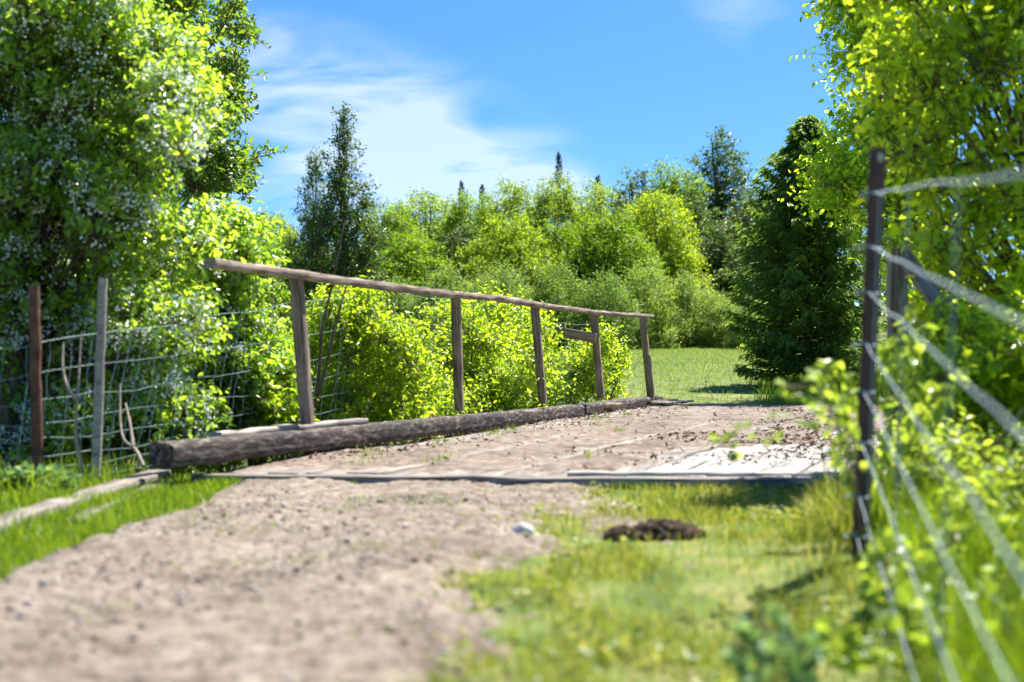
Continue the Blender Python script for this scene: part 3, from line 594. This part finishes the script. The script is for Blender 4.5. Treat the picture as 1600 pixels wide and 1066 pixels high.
def far_tree(kind, px, py, hw, Y, label, i, name, cat='tree', group=None, rz=None):
    cm, tm, Ht, Rd = PR[kind][i % len(PR[kind])]; x = (px - 800) / F * Y; g = gz(x, Y, -.1); h = CAMZ + (HORY - py) / F * Y - g[2]
    key = (kind, i % len(PR[kind]))
    if key not in first:
        root = empty(name, g, label, cat, group); kids = []
        for nm, me in (('trunk', tm), ('crown', cm)):
            o = bpy.data.objects.new(nm, me); col.objects.link(o); o.parent = root; kids.append(o)
        first[key] = (root, kids)
    else:
        src, ks = first[key]; root = src.copy(); col.objects.link(root); root.name = name; root.location = tuple(g)
        for o in ks:
            c = o.copy(); col.objects.link(c); c.parent = root
        tag(root, label, cat, group)
    sc = h / Ht; sr = (hw / F * Y) / Rd; root.scale = (sr, sr, sc); root.rotation_euler = (0, 0, (px * 1.7 + py) % 6.28 if rz is None else rz)
    return root
WG = 'trees of the wood beyond the field'
BT = [ # back row and middle row of the wood
 (432, 335, 62, 70, 'green tree at the left end of the wood, beside the dark slender pair'),
 (612, 322, 60, 72, 'round green tree top just right of the tallest dark slender tree'),
 (668, 305, 62, 78, 'green tree top left of the first small fir tip on the skyline'),
 (735, 305, 62, 76, 'green tree top under the pair of small fir tips'),
 (800, 288, 62, 78, 'tree top between the pair of fir tips and the tallest fir tip'),
 (868, 281, 62, 76, 'bright tree top directly under the tallest fir tip'),
 (935, 291, 58, 78, 'tree top under the crooked fir tip on the skyline'),
 (990, 270, 60, 74, 'tree top just left of the tall dark trees on the right'),
 (560, 400, 62, 62, 'mid green tree low behind the slender tree trunks'),
 (640, 372, 66, 63, 'yellow-green tree in front of the wood, over the first long railing bay'),
 (722, 355, 70, 64, 'pale yellow-green feathery tree above the second railing post'),
 (800, 342, 70, 62, 'yellow-green feathery tree in the middle of the wood'),
 (880, 352, 66, 64, 'yellow-green tree above the fourth railing post, below the tallest fir tip'),
 (955, 335, 72, 62, 'broad green tree with a shadowed right side left of the dark trees'),
 (1025, 305, 66, 68, 'green tree directly before the tall dark trees'),
]
for k, (px, py, hw, Y, lb) in enumerate(BT): far_tree('dark' if k in (7, 10) else 'broad', px, py, hw * (1.15 + .35 * ((k * 7) % 5) / 4), Y, lb, k, 'broadleaf_tree', group=WG)
SH = [(610, 440, 75, 56, 'shrub at the foot of the wood behind the first long railing bay'), (700, 425, 75, 55, 'shrub at the foot of the wood behind the second railing post'),
      (785, 420, 78, 56, 'shrub at the foot of the wood over the middle of the railing'), (872, 418, 72, 55, 'grey-green willow shrub over the short brace board of the railing'),
      (945, 432, 66, 54, 'bushy willow shrub over the last two railing posts'), (1008, 415, 62, 56, 'tall pale green willow shrub right above the end of the top rail'),
      (1075, 432, 62, 58, 'pale willow shrub at the field edge below the tall dark trees'), (1128, 462, 52, 57, 'rounded willow shrub at the field edge midway to the cedar'),
      (1170, 470, 45, 55, 'small willow shrub at the field edge next to the cedar'), (1215, 455, 50, 60, 'willow shrub half hidden behind the cedar'), (520, 450, 70, 54, 'shrub at the foot of the dark slender trees')]
for k, (px, py, hw, Y, lb) in enumerate(SH): far_tree('shrub', px, py, hw, Y, lb, k, 'willow_shrub', 'shrub', 'willow shrubs along the far field edge')
DK = [(1125, 205, 62, 88, 'tallest dark green tree right of the wood, open at the top'), (1048, 262, 55, 84, 'dark tree with a bright left side at the right end of the wood'),
      (1082, 300, 60, 80, 'dark bushy tree between the two tall dark trees'), (1168, 300, 55, 82, 'dark tree low behind the left side of the cedar'), (1230, 280, 60, 84, 'dark tree mostly hidden behind the cedar'), (1120, 350, 60, 74, 'shadowed dark tree standing before the tallest dark tree')]
for k, (px, py, hw, Y, lb) in enumerate(DK): far_tree('broad' if k == 1 else 'dark', px, py, hw * 1.5, Y, lb, k, 'broadleaf_tree', group='dark trees right of the wood')
far_tree('slim', 537, 178, 78, 40, 'tallest dark slender tree against the cloud', 0, 'slender_tree', group='slender dark trees')
far_tree('slim', 491, 246, 58, 42, 'shorter slender tree left of the tallest slender one', 1, 'slender_tree', group='slender dark trees')
FR = [(873, 238, 22, 104, 'tallest fir tip standing above the wood'), (721, 283, 20, 104, 'left one of the pair of small fir tips over the wood'), (753, 288, 20, 106, 'right one of the pair of small fir tips over the wood'),
      (934, 275, 22, 104, 'short crooked fir tip right of the tallest fir tip'), (1006, 268, 20, 104, 'fir tip beside the dark tree with the bright left side')]
for k, (px, py, hw, Y, lb) in enumerate(FR): far_tree('fir', px, py, hw * 1.0, Y, lb, k, 'fir_tree', group='fir tips above the wood')
# the mass of wood behind, and out of the picture to both sides: nobody could count it
rng = rs(77); a = MB(); n = 120; lcx = np.stack([rng.uniform(-60, 70, n), rng.uniform(84, 112, n)], -1); g = H(lcx[:, 0], lcx[:, 1]); hh = rng.uniform(3.5, 6.3, n)
lc = np.concatenate([np.stack([lcx[:, 0], lcx[:, 1], g + hh * f], -1) for f in (.25, .55, .8)]); lr = np.concatenate([np.full((n, 3), s) for s in (2.2, 2.0, 1.5)])
foliage(rng, a, None, lc, lr, 7000, 8, .42, 1.0, shape='rhomb', up=.7, shell=.4)
tag(a.build('woodland', M['lf_dark']), 'dim mass of woodland seen between the trees behind the field', 'woodland', kind='stuff')

# ------------------------------------------------------------------ fences
def crimped(mb, p0, p1, r, amp, per, seed, sides=5, sag=0.0):
    p0 = np.asarray(p0, float); p1 = np.asarray(p1, float); Lg = np.linalg.norm(p1 - p0); n = max(int(Lg / per * 6), 4); s = np.linspace(0, 1, n); rng = rs(seed)
    path = p0 + (p1 - p0) * s[:, None]; k = int(Lg / .35) + 3; wz = np.interp(s, np.linspace(0, 1, k), rng.normal(0, .0035, k)); path[:, 2] += amp * np.sin(s * Lg / per * 2 * math.pi) + wz - sag * 4 * s * (1 - s)
    tubes(mb, path[None], np.full((1, n), r), sides)
# right fence: runs from its end post towards and past the photographer, dropping into the dip
fr = empty('wire_fence', gz(1.36, 5.4), 'galvanised woven wire fence on a dark steel post at the right of the track', 'fence')
base = P(1338, 862, 5.42); topp = P(1371, 232, 5.42)
def upost(name, b, t, w, mat, parent, thick=.010):
    b = Vector(b); t = Vector(t); ax = t - b; Lg = ax.length; prof = np.array([[-.5, .30], [-.32, .30], [-.22, -.25], [.22, -.25], [.32, .30], [.5, .30], [.5, .18], [.38, .18], [.28, -.40], [-.28, -.40], [-.38, .18], [-.5, .18]]) * w
    n = 24; k = len(prof); z = np.linspace(0, Lg, n); v = np.zeros((n, k, 3)); v[:, :, 0] = prof[:, 0]; v[:, :, 1] = prof[:, 1]; v[:, :, 2] = z[:, None]
    i = np.arange(n - 1)[:, None] * k + np.arange(k)[None]; i2 = np.arange(n - 1)[:, None] * k + (np.arange(k)[None] + 1) % k
    m_ = MB(); m_.add(v, np.stack([i, i2, i2 + k, i + k], -1).reshape(-1, 4))
    m_.add(v[-1], [[0, 1, 10, 11], [1, 2, 9, 10], [2, 3, 8, 9], [3, 4, 7, 8], [4, 5, 6, 7]])
    o = bpy.data.objects.new(name, m_.mesh(name, mat)); col.objects.link(o); o.rotation_euler = ax.to_track_quat('Z', 'Y').to_euler(); o.location = b - Vector(parent.location); o.parent = parent
    return o
pb_ = base.copy(); pb_[2] -= .25
rp = upost('steel_post', pb_, topp, .072, M['rust_dark'], fr)
mb = MB(); a_ = np.arange(10) * .628; cc = P(1377, 246, 5.36) - np.array(fr.location)
mb.add(np.stack([cc[0] + .010 * np.cos(a_), np.full(10, cc[1]), cc[2] + .016 * np.sin(a_)], -1), [list(range(10))]); mb.add(np.stack([cc[0] + .010 * np.cos(a_), np.full(10, cc[1] + .02), cc[2] + .016 * np.sin(a_)], -1), [list(range(10))])
i = np.arange(10); mb.add(np.concatenate([np.stack([cc[0] + .010 * np.cos(a_), np.full(10, cc[1] + q), cc[2] + .016 * np.sin(a_)], -1) for q in (0, .02)]), np.stack([i, (i + 1) % 10, (i + 1) % 10 + 10, i + 10], -1))
mb.build('wire_clip', M['rock_pale'], fr)
fdir = np.array([-.18, -1, -.117]); wires = [302, 386, 457, 538, 612, 690, 776, 838]
for k, y in enumerate(wires):
    lean = (850 - y) / 618 * 30; p0 = P(1330 + lean + 8, y, 5.36); e = p0 + fdir * 4.5 + np.array([0, 0, (.03, -.01, .0, .0, 0, 0, 0, 0)[k]])
    mb = MB(); crimped(mb, p0 - np.array(fr.location), e - np.array(fr.location), .0016, .0028, .05, k)
    # the tie wrapped round the post
    tt = np.linspace(0, 2 * math.pi, 24); rg = np.stack([.045 * np.cos(tt), .035 * np.sin(tt) + .03, .006 * np.sin(tt * 2)], -1) + (p0 - np.array(fr.location))
    tubes(mb, rg[None], np.full((1, 24), .003), 4); mb.build('line_wire', M['wire'], fr, smooth=True)
for k in range(4):
    s = .5 + k * 1.0; q0 = P(1338, 838, 5.36) + fdir * s; q1 = P(1358, 302, 5.36) + fdir * s; mb = MB(); crimped(mb, q0 - np.array(fr.location), q1 - np.array(fr.location), .0015, .003, .16, k + 40)
    mb.build('stay_wire', M['wire'], fr, smooth=True)

# grey timber corner post with its sloping brace, on the far right corner of the bridge
cp = empty('brace_post', gz(2.35, 8.75), 'blurred grey-brown timber post with a sloping brace behind the steel fence post', 'post')
b0 = gz(2.36, 8.75, -.1); board('post', b0, P(1404, 388, 8.75), .11, .10, M['post'], cp, up=(0, 1, 0), seed=90, wob=.003)
board('brace', P(1412, 398, 8.72), P(1488, 505, 8.1), .09, .05, M['post'], cp, up=(0, 1, 0), seed=91, wob=.003)

# left fence: rusty pipe and grey round post, field wire climbing towards the bridge and on behind the railing
fl = empty('wire_fence', gz(-2.75, 8.6), 'old woven wire fence on a rusty pipe and a grey post before the hawthorn', 'fence')
O = np.array(fl.location)
def round_post(name, b, t, r, mat, seed, taper=.9):
    n = 16; s = np.linspace(0, 1, n); path = b + (t - b) * s[:, None] + rs(seed).normal(0, r * .05, (n, 3)); m_ = MB(); tubes(m_, path[None] - O, (r * (1 - (1 - taper) * s))[None], 14, cap=True); return m_.build(name, mat, fl, smooth=False)
o = round_post('post', P(60, 752, 8.55), P(53, 446, 8.55), .034, M['rust'], 1, 1.0); o['label'] = 'rusty brown pipe post'
o = round_post('post', P(150, 745, 8.8), P(161, 435, 8.8), .031, M['post_grey'], 2, .92); o['label'] = 'pale grey round wooden post'
def fpt(s, k):
    """fence point: s 0..1 along from outside the left edge to the far end of the bridge, k line wire 0 top..7"""
    keys = [(-330, 590, 775, 7.4), (0, 548, 752, 8.35), (155, 519, 738, 8.95), (420, 484, 700, 11.5), (600, 455, 650, 14.2), (760, 480, 640, 16.9), (860, 505, 632, 18.2), (935, 508, 622, 20.2)]
    t = s * (len(keys) - 1); i = np.clip(t.astype(int), 0, len(keys) - 2); f = (t - i)[:, None]; K = np.array(keys, float)
    W0 = np.stack([P(a, b + (c - b) * k, y) for a, b, c, y in K]); return W0[i] * (1 - f) + W0[i + 1] * f
gr_ = [0, .23, .43, .59, .73, .85, .94, 1.0]
for k, q in enumerate(gr_):
    s = np.linspace(0, 1, 260); path = fpt(s, q); path[:, 2] += .0012 * np.sin(np.arange(260) * 1.9 + k) + np.interp(s, np.linspace(0, 1, 30), rs(k + 9).normal(0, .012, 30))
    mb = MB(); tubes(mb, path[None] - O, np.full((1, 260), .0018 if k else .0023), 4); mb.build('line_wire', M['wire_old'], fl, smooth=True)
ss = []
acc = fpt(np.linspace(0, 1, 400), 0); cl = np.concatenate([[0], np.cumsum(np.linalg.norm(np.diff(acc, axis=0), axis=1))]); tot = cl[-1]
for k, l in enumerate(np.arange(.1, tot, .165)):
    s = np.interp(l, cl, np.linspace(0, 1, 400)); q = np.linspace(0, 1, 12); s2 = np.clip(s - .020 * q, 0, 1)
    path = np.stack([fpt(np.array([a]), b)[0] for a, b in zip(s2, q)]); path += rs(k).normal(0, .004, path.shape) + np.sin(q * 3.1)[:, None] * rs(k + 500).normal(0, .02, 3)
    mb = MB(); tubes(mb, path[None] - O, np.full((1, 12), .0020), 3); mb.build('stay_wire', M['wire_old'], fl, smooth=True)

# ------------------------------------------------------------------ dead stems by the left fence
def stems(name, label, cat, pts, r, mat):
    base = np.asarray(pts[0][0], float); m_ = MB()
    for ctl in pts:
        ctl = np.asarray(ctl, float); n = 22; t = np.linspace(0, len(ctl) - 1, n); path = np.stack([np.interp(t, np.arange(len(ctl)), ctl[:, j]) for j in range(3)], -1)
        for _ in range(3): path[1:-1] = (path[:-2] + path[1:-1] + path[2:]) / 3
        tubes(m_, (path - base)[None], (r * np.linspace(1, .45, n))[None], 6)
    return tag(m_.build(name, mat, None, base, smooth=True), label, cat)
stems('dead_stem', 'forked pale dead stem climbing the wire between the rusty and the grey post', 'branch', [[P(128, 740, 8.7), P(117, 680, 8.7), P(120, 640, 8.7), P(122, 610, 8.7), P(124, 570, 8.75), P(127, 520, 8.8)], [P(120, 625, 8.7), P(104, 605, 8.7), P(97, 570, 8.75), P(99, 535, 8.8)]], .012, M['dead'])
stems('dead_stem', 'bent forked dead stem leaning by the near end of the kerb log', 'branch', [[P(224, 728, 8.9), P(212, 700, 9), P(192, 690, 9), P(187, 655, 9.1), P(188, 600, 9.2)], [P(208, 697, 9), P(203, 660, 9.1), P(196, 630, 9.2)]], .012, M['dead'])
stems('fallen_stick', 'dark brown stick lying on the dirt in the middle of the deck', 'stick', [[P(948, 680, 14.0) , P(985, 679, 14.0), P(1032, 672, 14.5)]], .016, M['post_dark'])
stems('fallen_stick', 'reddish stick lying on the deck nearer the pale bare planks', 'stick', [[P(1014, 704, 11.2), P(1050, 698, 11.6), P(1085, 689, 12.2)]], .014, M['twig'])

# ------------------------------------------------------------------ brambles, weeds
def bramble(label, arcs, seed, lsize=.07, mat='lf_bramble', name='bramble', cat='plant', per=2):
    rng = rs(seed); base = np.asarray(arcs[0][0], float); root = empty(name, base, label, cat); a = MB(); b = MB()
    for ctl in arcs:
        ctl = np.asarray(ctl, float); n = 18; t = np.linspace(0, len(ctl) - 1, n); path = np.stack([np.interp(t, np.arange(len(ctl)), ctl[:, j]) for j in range(3)], -1)
        for _ in range(4): path[1:-1] = (path[:-2] + path[1:-1] + path[2:]) / 3
        tubes(b, (path - base)[None], (.0035 * np.linspace(1, .4, n))[None], 5)
        for k in range(3, n):
            td = unit((path[min(k + 1, n - 1)] - path[k - 1])[None])[0]
            for q in range(per):
                sd = unit(np.cross(td, rng.normal(size=3))[None])[0]; p0 = path[k] - base + sd * .035
                ld = unit(np.stack([sd + td * .3, sd * .4 + td, sd * .4 - td * .7]) + rng.normal(0, .25, (3, 3)) + np.array([0, 0, -.2]))
                tubes(b, np.stack([path[k] - base, p0])[None], np.array([[.0015, .001]]), 3)
                leaves(a, np.repeat(p0[None], 3, 0), ld, unit(rng.normal(0, .6, (3, 3)) + np.array([0, -.4, .7])), lsize * rng.uniform(.7, 1.3, 3) * (1 - .3 * k / n), .75)
    b.build('stem', M['twig'], root, smooth=True); a.build('leaves', M[mat], root); return root
bramble('bramble spray reaching out over the deck left of the steel post', [[P(1345, 830, 5.1), P(1335, 720, 5), P(1320, 650, 4.9), P(1265, 640, 4.8), P(1215, 660, 4.7), P(1160, 680, 4.6), P(1130, 700, 4.6)], [P(1340, 790, 5.1), P(1320, 690, 5), P(1290, 620, 4.9), P(1255, 600, 4.9), P(1235, 605, 4.8)]], 1, lsize=.04)
bramble('bramble with pale leaves standing behind the steel post', [[P(1350, 840, 5.8), P(1350, 700, 5.9), P(1370, 580, 6), P(1400, 520, 6), P(1440, 500, 6)], [P(1360, 820, 5.9), P(1330, 680, 5.9), P(1310, 600, 5.9), P(1285, 575, 5.9)], [P(1380, 830, 5.9), P(1420, 700, 6), P(1460, 610, 6), P(1500, 600, 6)], [P(1400, 830, 6.1), P(1400, 690, 6.2), P(1410, 590, 6.3), P(1425, 540, 6.3)]], 2)
bramble('leafy bramble climbing the wires at the foot of the steel post', [[P(1400, 1010, 4.3), P(1390, 940, 4.3), P(1375, 890, 4.4), P(1400, 860, 4.5)], [P(1430, 1020, 4.3), P(1450, 930, 4.3), P(1460, 870, 4.4), P(1500, 840, 4.5)], [P(1400, 1000, 4.3), P(1360, 930, 4.4), P(1390, 840, 4.5)]], 3, lsize=.06)
bramble('bramble among tall grass at the lower right corner', [[P(1500, 1060, 4), P(1480, 980, 4), P(1420, 960, 3.9), P(1370, 1000, 3.8)], [P(1500, 1060, 4), P(1560, 950, 4.1), P(1590, 860, 4.2)], [P(1500, 1060, 4), P(1400, 1000, 3.7), P(1290, 1020, 3.6), P(1300, 980, 3.6)]], 4, lsize=.06)
bramble('blue-green thistle with jagged leaves low in the near grass', [[P(1210, 1090, 3.2), P(1205, 1040, 3.2), P(1195, 990, 3.2), P(1190, 950, 3.2)], [P(1212, 1080, 3.2), P(1240, 1020, 3.2), P(1265, 1000, 3.2)], [P(1208, 1070, 3.2), P(1170, 1010, 3.2), P(1150, 1000, 3.2)]], 5, lsize=.045, mat='lf_weed', name='thistle', per=1)
bramble('low blue-green weed with broad leaves below the rusty post', [[P(20, 780, 8.0), P(15, 760, 8.0), P(10, 745, 8)], [P(55, 785, 8.0), P(60, 755, 8.0), P(85, 745, 8)], [P(40, 785, 8), P(45, 750, 8), P(30, 742, 8)], [P(75, 780, 8.1), P(90, 760, 8.1), P(110, 752, 8.1)]], 6, lsize=.085, mat='lf_weed', name='weed')

# ------------------------------------------------------------------ grass
rng = rs(5)
def scatter(n, x0, x1, y0, y1, fn, bias=1.0):
    x = rng.uniform(x0, x1, n); y = y0 + (y1 - y0) * rng.random(n) ** bias; k = rng.random(n) < fn(x, y); return x[k], y[k]
def gpts(x, y, dz=-.01): return np.stack([x, y, H(x, y) + dz], -1)
mb = MB()
x, y = scatter(60000, -3.1, -1.45, 3.5, 9.2, lambda x, y: np.clip((1 - sstep(-.06, .06, x - road_l(y) - .02)) * (.35 + .9 * vnoise(x * 4, y * 4, 61)), 0, 1) * (1 - .9 * sstep(-2.55, -2.85, x)) * (1 - .75 * np.exp(-((x + 2.29) / .07) ** 2)))
h = rng.uniform(.04, .115, len(x)) * (.6 + .7 * vnoise(x * 3, y * 3, 62)); blades(mb, gpts(x, y), h, rng.uniform(.004, .008, len(x)), rng)
# tufts on the track and along the edge of the deck
tx = [(-1.55, 8.75, 60), (-.95, 8.72, 70), (-.25, 8.75, 90), (.12, 8.62, 80), (.75, 8.45, 140), (-.42, 8.0, 30), (-.9, 4.6, 40), (-.45, 6.8, 40), (-1.1, 3.9, 26), (-1.4, 4.6, 20), (.15, 6.3, 40), (-.1, 5.4, 30), (-.95, 5.1, 20)]
for a_, b_, n in tx:
    x = rng.normal(a_, .09, n); y = rng.normal(b_, .05, n); blades(mb, gpts(x, y, .0), rng.uniform(.03, .08, n), rng.uniform(.003, .006, n), rng)
for u_, v_, n in [(1.3, .75, 50), (1.6, 1.1, 70), (4.6, .42, 60), (5.1, .45, 40), (7.6, .5, 40), (2.2, 2.0, 30), (5.2, 1.4, 40), (3.3, .5, 30), (8.6, .55, 30), (2.0, .45, 40), (6.3, .9, 30)]:
    u = rng.normal(u_, .09, n); v = rng.normal(v_, .06, n); p = np.stack([BO[0] + BD[0] * u + BN[0] * v, BO[1] + BD[1] * u + BN[1] * v, deckz(u)], -1); blades(mb, p, rng.uniform(.04, .11, n), rng.uniform(.003, .006, n), rng)
# left bank and ditch
x, y = scatter(16000, -6, -2.3, 6, 12, lambda x, y: .5 * vnoise(x * 2, y * 2, 66) + .1); blades(mb, gpts(x, y), rng.uniform(.08, .3, len(x)), rng.uniform(.005, .009, len(x)), rng)
# lush grass beyond the bridge and by the cedar
x, y = scatter(70000, 1.8, 9.5, 20.3, 29, lambda x, y: sstep(.2, .5, vnoise(x * .9, y * .9, 67)) * sstep(0, 1.6, x - .135 * y - .9 + .5 * vnoise(x, y, 68))); blades(mb, gpts(x, y), rng.uniform(.08, .34, len(x)), rng.uniform(.008, .014, len(x)), rng, seg=2)
x, y = scatter(14000, -1.8, 1.0, 2.4, 8.6, lambda x, y: sstep(.60, .72, fbm(x * 2.6, y * 2.2, 64, 3)) * .8); blades(mb, np.stack([x, y, roadz(x, y) - .004], -1), rng.uniform(.012, .04, len(x)), rng.uniform(.003, .006, len(x)), rng, seg=2, lean=.7)
mbg = mb

mb = MB()
def rd(x, y):
    e = x - road_r(y); return np.clip(sstep(-.45, .40, e + .5 * (vnoise(x * 3, y * 3, 71) - .5)) * (.14 + 1.0 * sstep(.36, .66, fbm(x * 3.0, y * 2.0, 72, 3))), 0, 1)
x, y = scatter(115000, -.7, 3.2, 2.2, 8.45, rd, 1.3)
clr = np.exp(-((x / y - .243) / .028) ** 2) * (y < 5.6); tall = (1 - clr) * sstep(.185, .25, x / y + .05 * (vnoise(x * 5, y * 5, 75) - .5)) * sstep(8.4, 7.0, y); h = rng.uniform(.03, .085, len(x)) * (1 - tall) + rng.uniform(.10, .36, len(x)) * tall; k = (tall < .5) | (rng.random(len(x)) < .8)
x, y, h = x[k], y[k], h[k]; bh = x / y > .245; blades(mbg, gpts(x[bh], y[bh]), h[bh] * 1.1, rng.uniform(.004, .008, bh.sum()), rng, lean=.4); x, y, h = x[~bh], y[~bh], h[~bh]; blades(mb, gpts(x, y), h, rng.uniform(.003, .007, len(x)), rng, lean=.5)
x, y = scatter(20000, 1.7, 4.5, 5, 11, lambda x, y: .6 * vnoise(x * 3, y * 3, 73) * sstep(3.75, 4.0, UV(x, y)[1] + 3 * (UV(x, y)[0] < .5))); blades(mb, gpts(x, y), rng.uniform(.15, .55, len(x)), rng.uniform(.004, .008, len(x)), rng, lean=.4)
# clover and small weeds in the grass
x, y = scatter(26000, -.3, 2.4, 2.6, 8.3, lambda x, y: rd(x, y) * sstep(.3, .6, vnoise(x * 2.2, y * 2.2, 74)))
p = gpts(x, y, 0) + np.array([0, 0, 1]) * rng.uniform(.01, .06, len(x))[:, None]; leaves(mb, p, unit(rng.normal(size=(len(x), 3)) * np.array([1, 1, .3])), rng.normal(0, .4, (len(x), 3)) + np.array([0, 0, 1]), rng.uniform(.015, .04, len(x)), .7)
tag(mbg.build('grass', M['grass']), 'fresh green grass along the verges and beyond the bridge', 'grass', kind='stuff')
tag(mb.build('verge_grass', M['grass_dry']), 'yellowing grass and small weeds on the right verge before the wire fence', 'grass', kind='stuff')

mb = MB()
x, y = scatter(150000, -12, 24, 20.4, 62, lambda x, y: (np.abs(x / y - .12) < .2) * 1.0, .75); blades(mb, gpts(x, y), rng.uniform(.04, .12, len(x)), rng.uniform(.010, .022, len(x)), rng, seg=1)
tag(mb.build('field_grass', M['grass_field']), 'short pale green grass of the field beyond the bridge', 'grass', kind='stuff')
mb = MB()
x, y = scatter(1600, 3, 12, 24, 58, lambda x, y: sstep(.55, .75, vnoise(x * .35, y * .22, 81))); p = gpts(x, y, 0) + np.array([0, 0, 1]) * rng.uniform(.1, .2, len(x))[:, None]
for k in range(4): leaves(mb, p, rng.normal(size=(len(x), 3)), rng.normal(0, .4, (len(x), 3)) + np.array([0, 0, 1]), np.full(len(x), .035), .9)
tag(mb.build('buttercups', M['yellow']), 'small yellow buttercups scattered in the field by the cedar', 'flowers', kind='stuff')

# ------------------------------------------------------------------ litter, gravel, stones, soil
mb = MB(); n = 10000
u = rng.uniform(1.2, 12, n); v = rng.uniform(.1, 3.7, n)
dens = .02 + .9 * sstep(.42, .7, fbm(u * 1.1, v * 1.4, 91)) * sstep(1.6, 2.6, v) * sstep(1.6, 3.4, u) + .9 * np.exp(-(v - .1) / .22) + .08 * sstep(.55, .75, fbm(u * 1.7, v * 1.7, 93))
k = rng.random(n) < dens; u, v = u[k], v[k]; zz = deckz(u) + np.maximum(deckdirt_local(u, v), .002)
p = np.stack([BO[0] + BD[0] * u + BN[0] * v, BO[1] + BD[1] * u + BN[1] * v, zz + .004], -1)
leaves(mb, p, rng.normal(size=p.shape) * np.array([1, 1, .25]), rng.normal(0, .55, p.shape) + np.array([0, 0, .8]), rng.uniform(.015, .05, len(p)), .5, fold=.5, droop=-.3)
leaves(mb, p + rng.normal(0, .01, p.shape) * np.array([1, 1, .2]), rng.normal(size=p.shape) * np.array([1, 1, .25]), rng.normal(0, .55, p.shape) + np.array([0, 0, .8]), rng.uniform(.01, .03, len(p)), .6, fold=.5, droop=-.3)
tag(mb.build('leaf_litter', M['litter']), 'dry brown leaf litter scattered over the bridge deck', 'litter', kind='stuff')

PH = (1 + 5 ** .5) / 2
ICO = unit(np.array([[-1, PH, 0], [1, PH, 0], [-1, -PH, 0], [1, -PH, 0], [0, -1, PH], [0, 1, PH], [0, -1, -PH], [0, 1, -PH], [PH, 0, -1], [PH, 0, 1], [-PH, 0, -1], [-PH, 0, 1]]))
ICF = np.array([[0, 11, 5], [0, 5, 1], [0, 1, 7], [0, 7, 10], [0, 10, 11], [1, 5, 9], [5, 11, 4], [11, 10, 2], [10, 7, 6], [7, 1, 8], [3, 9, 4], [3, 4, 2], [3, 2, 6], [3, 6, 8], [3, 8, 9], [4, 9, 5], [2, 4, 11], [6, 2, 10], [8, 6, 7], [9, 8, 1]])
mb = MB(); n = 15000; x = rng.uniform(-1.9, 1.2, n); y = 2.3 + 6.3 * rng.random(n) ** 1.2; k = rng.random(n) < road_mask(x, y) * (.15 + .85 * sstep(.4, .75, fbm(x * 1.6, y * 1.6, 95))); x, y = x[k], y[k]
s = .0025 + .0045 * rng.random(len(x)) + .012 * rng.random(len(x)) ** 11
V_ = ICO[None] * (s[:, None, None] * rng.uniform(.6, 1.3, (len(x), 12, 1))) * np.array([1, 1, .65]) + np.stack([x, y, roadz(x, y) + s * .3], -1)[:, None]
mb.add(V_.reshape(-1, 3), (np.arange(len(x))[:, None, None] * 12 + ICF[None]).reshape(-1, 3)); tag(mb.build('gravel', M['stone'], smooth=True), 'loose gravel strewn over the brown dirt track', 'gravel', kind='stuff')

def rockmesh(name, label, px, py, w, h, mat, seed, cat='stone', rough=.22, soil=False):
    Y = 4.0
    for _ in range(30): Y = (CAMZ - float(roadz((px - 800) / F * Y, Y))) * F / max(py - HORY, 1) * .5 + Y * .5
    x = (px - 800) / F * Y; n, k = 18, 26; th = np.linspace(0, math.pi, n); ph = np.arange(k) * 2 * math.pi / k; T, Pq = np.meshgrid(th, ph, indexing='ij')
    d = np.stack([np.sin(T) * np.cos(Pq), np.sin(T) * np.sin(Pq), np.cos(T)], -1); f = 4.5 if soil else 1.6
    rr = 1 + rough * 2 * (fbm(d[..., 0] * f + 9 + d[..., 2] * 2, d[..., 1] * f + 5 - d[..., 2] * 1.7, seed, 4 if soil else 2) - .5)
    v = d * rr[..., None] * np.array([w / 2, w * .38, h]); i = np.arange(n - 1)[:, None] * k + np.arange(k)[None]; i2 = np.arange(n - 1)[:, None] * k + (np.arange(k)[None] + 1) % k
    m_ = MB(); m_.add(v, np.stack([i, i + k, i2 + k, i2], -1).reshape(-1, 4))
    if soil:
        q = 170; g_ = rs(seed); a_ = g_.uniform(0, 6.28, q); r_ = g_.uniform(.2, 1.25, q); sz = g_.uniform(.008, .03, q); hh = h * np.sqrt(np.clip(1 - r_ ** 2, 0, 1)) * .9
        cc_ = np.stack([np.cos(a_) * r_ * w / 2, np.sin(a_) * r_ * w * .38, hh], -1); m_.add((ICO[None] * (sz[:, None, None] * g_.uniform(.55, 1.35, (q, 12, 1))) + cc_[:, None]).reshape(-1, 3), (np.arange(q)[:, None, None] * 12 + ICF[None]).reshape(-1, 3))
    return tag(m_.build(name, mat, None, (x, Y, float(H(x, Y)) + h * .25), smooth=True), label, cat)
rockmesh('stone', 'pale grey rounded stone in the middle of the track before the deck', 816, 832, .115, .05, M['rock_pale'], 3)
rockmesh('stone', 'flat pale stone left of the pale grey rounded stone on the track', 660, 829, .08, .018, M['rock_pale'], 4)
rockmesh('stone', 'flat pale stone low on the left of the track', 236, 944, .055, .018, M['rock_pale'], 5)
rockmesh('stone', 'small pale stone nearest the left verge beyond the track ruts', 415, 828, .06, .016, M['rock_pale'], 6)
rockmesh('stone', 'small white stone among gravel right of the track centre', 680, 912, .03, .018, M['rock_pale'], 7)
rockmesh('stone', 'small white stone by the bottom edge of the track', 530, 1000, .025, .014, M['rock_pale'], 8)
rockmesh('soil_clod', 'dark heap of dug soil in the grass before the deck', 1035, 838, .27, .05, M['soil'], 9, 'soil heap', rough=.55, soil=True)
rockmesh('soil_clod', 'small dark lump of soil left of the dug soil heap', 975, 842, .13, .03, M['soil'], 10, 'soil heap', rough=.5, soil=True)
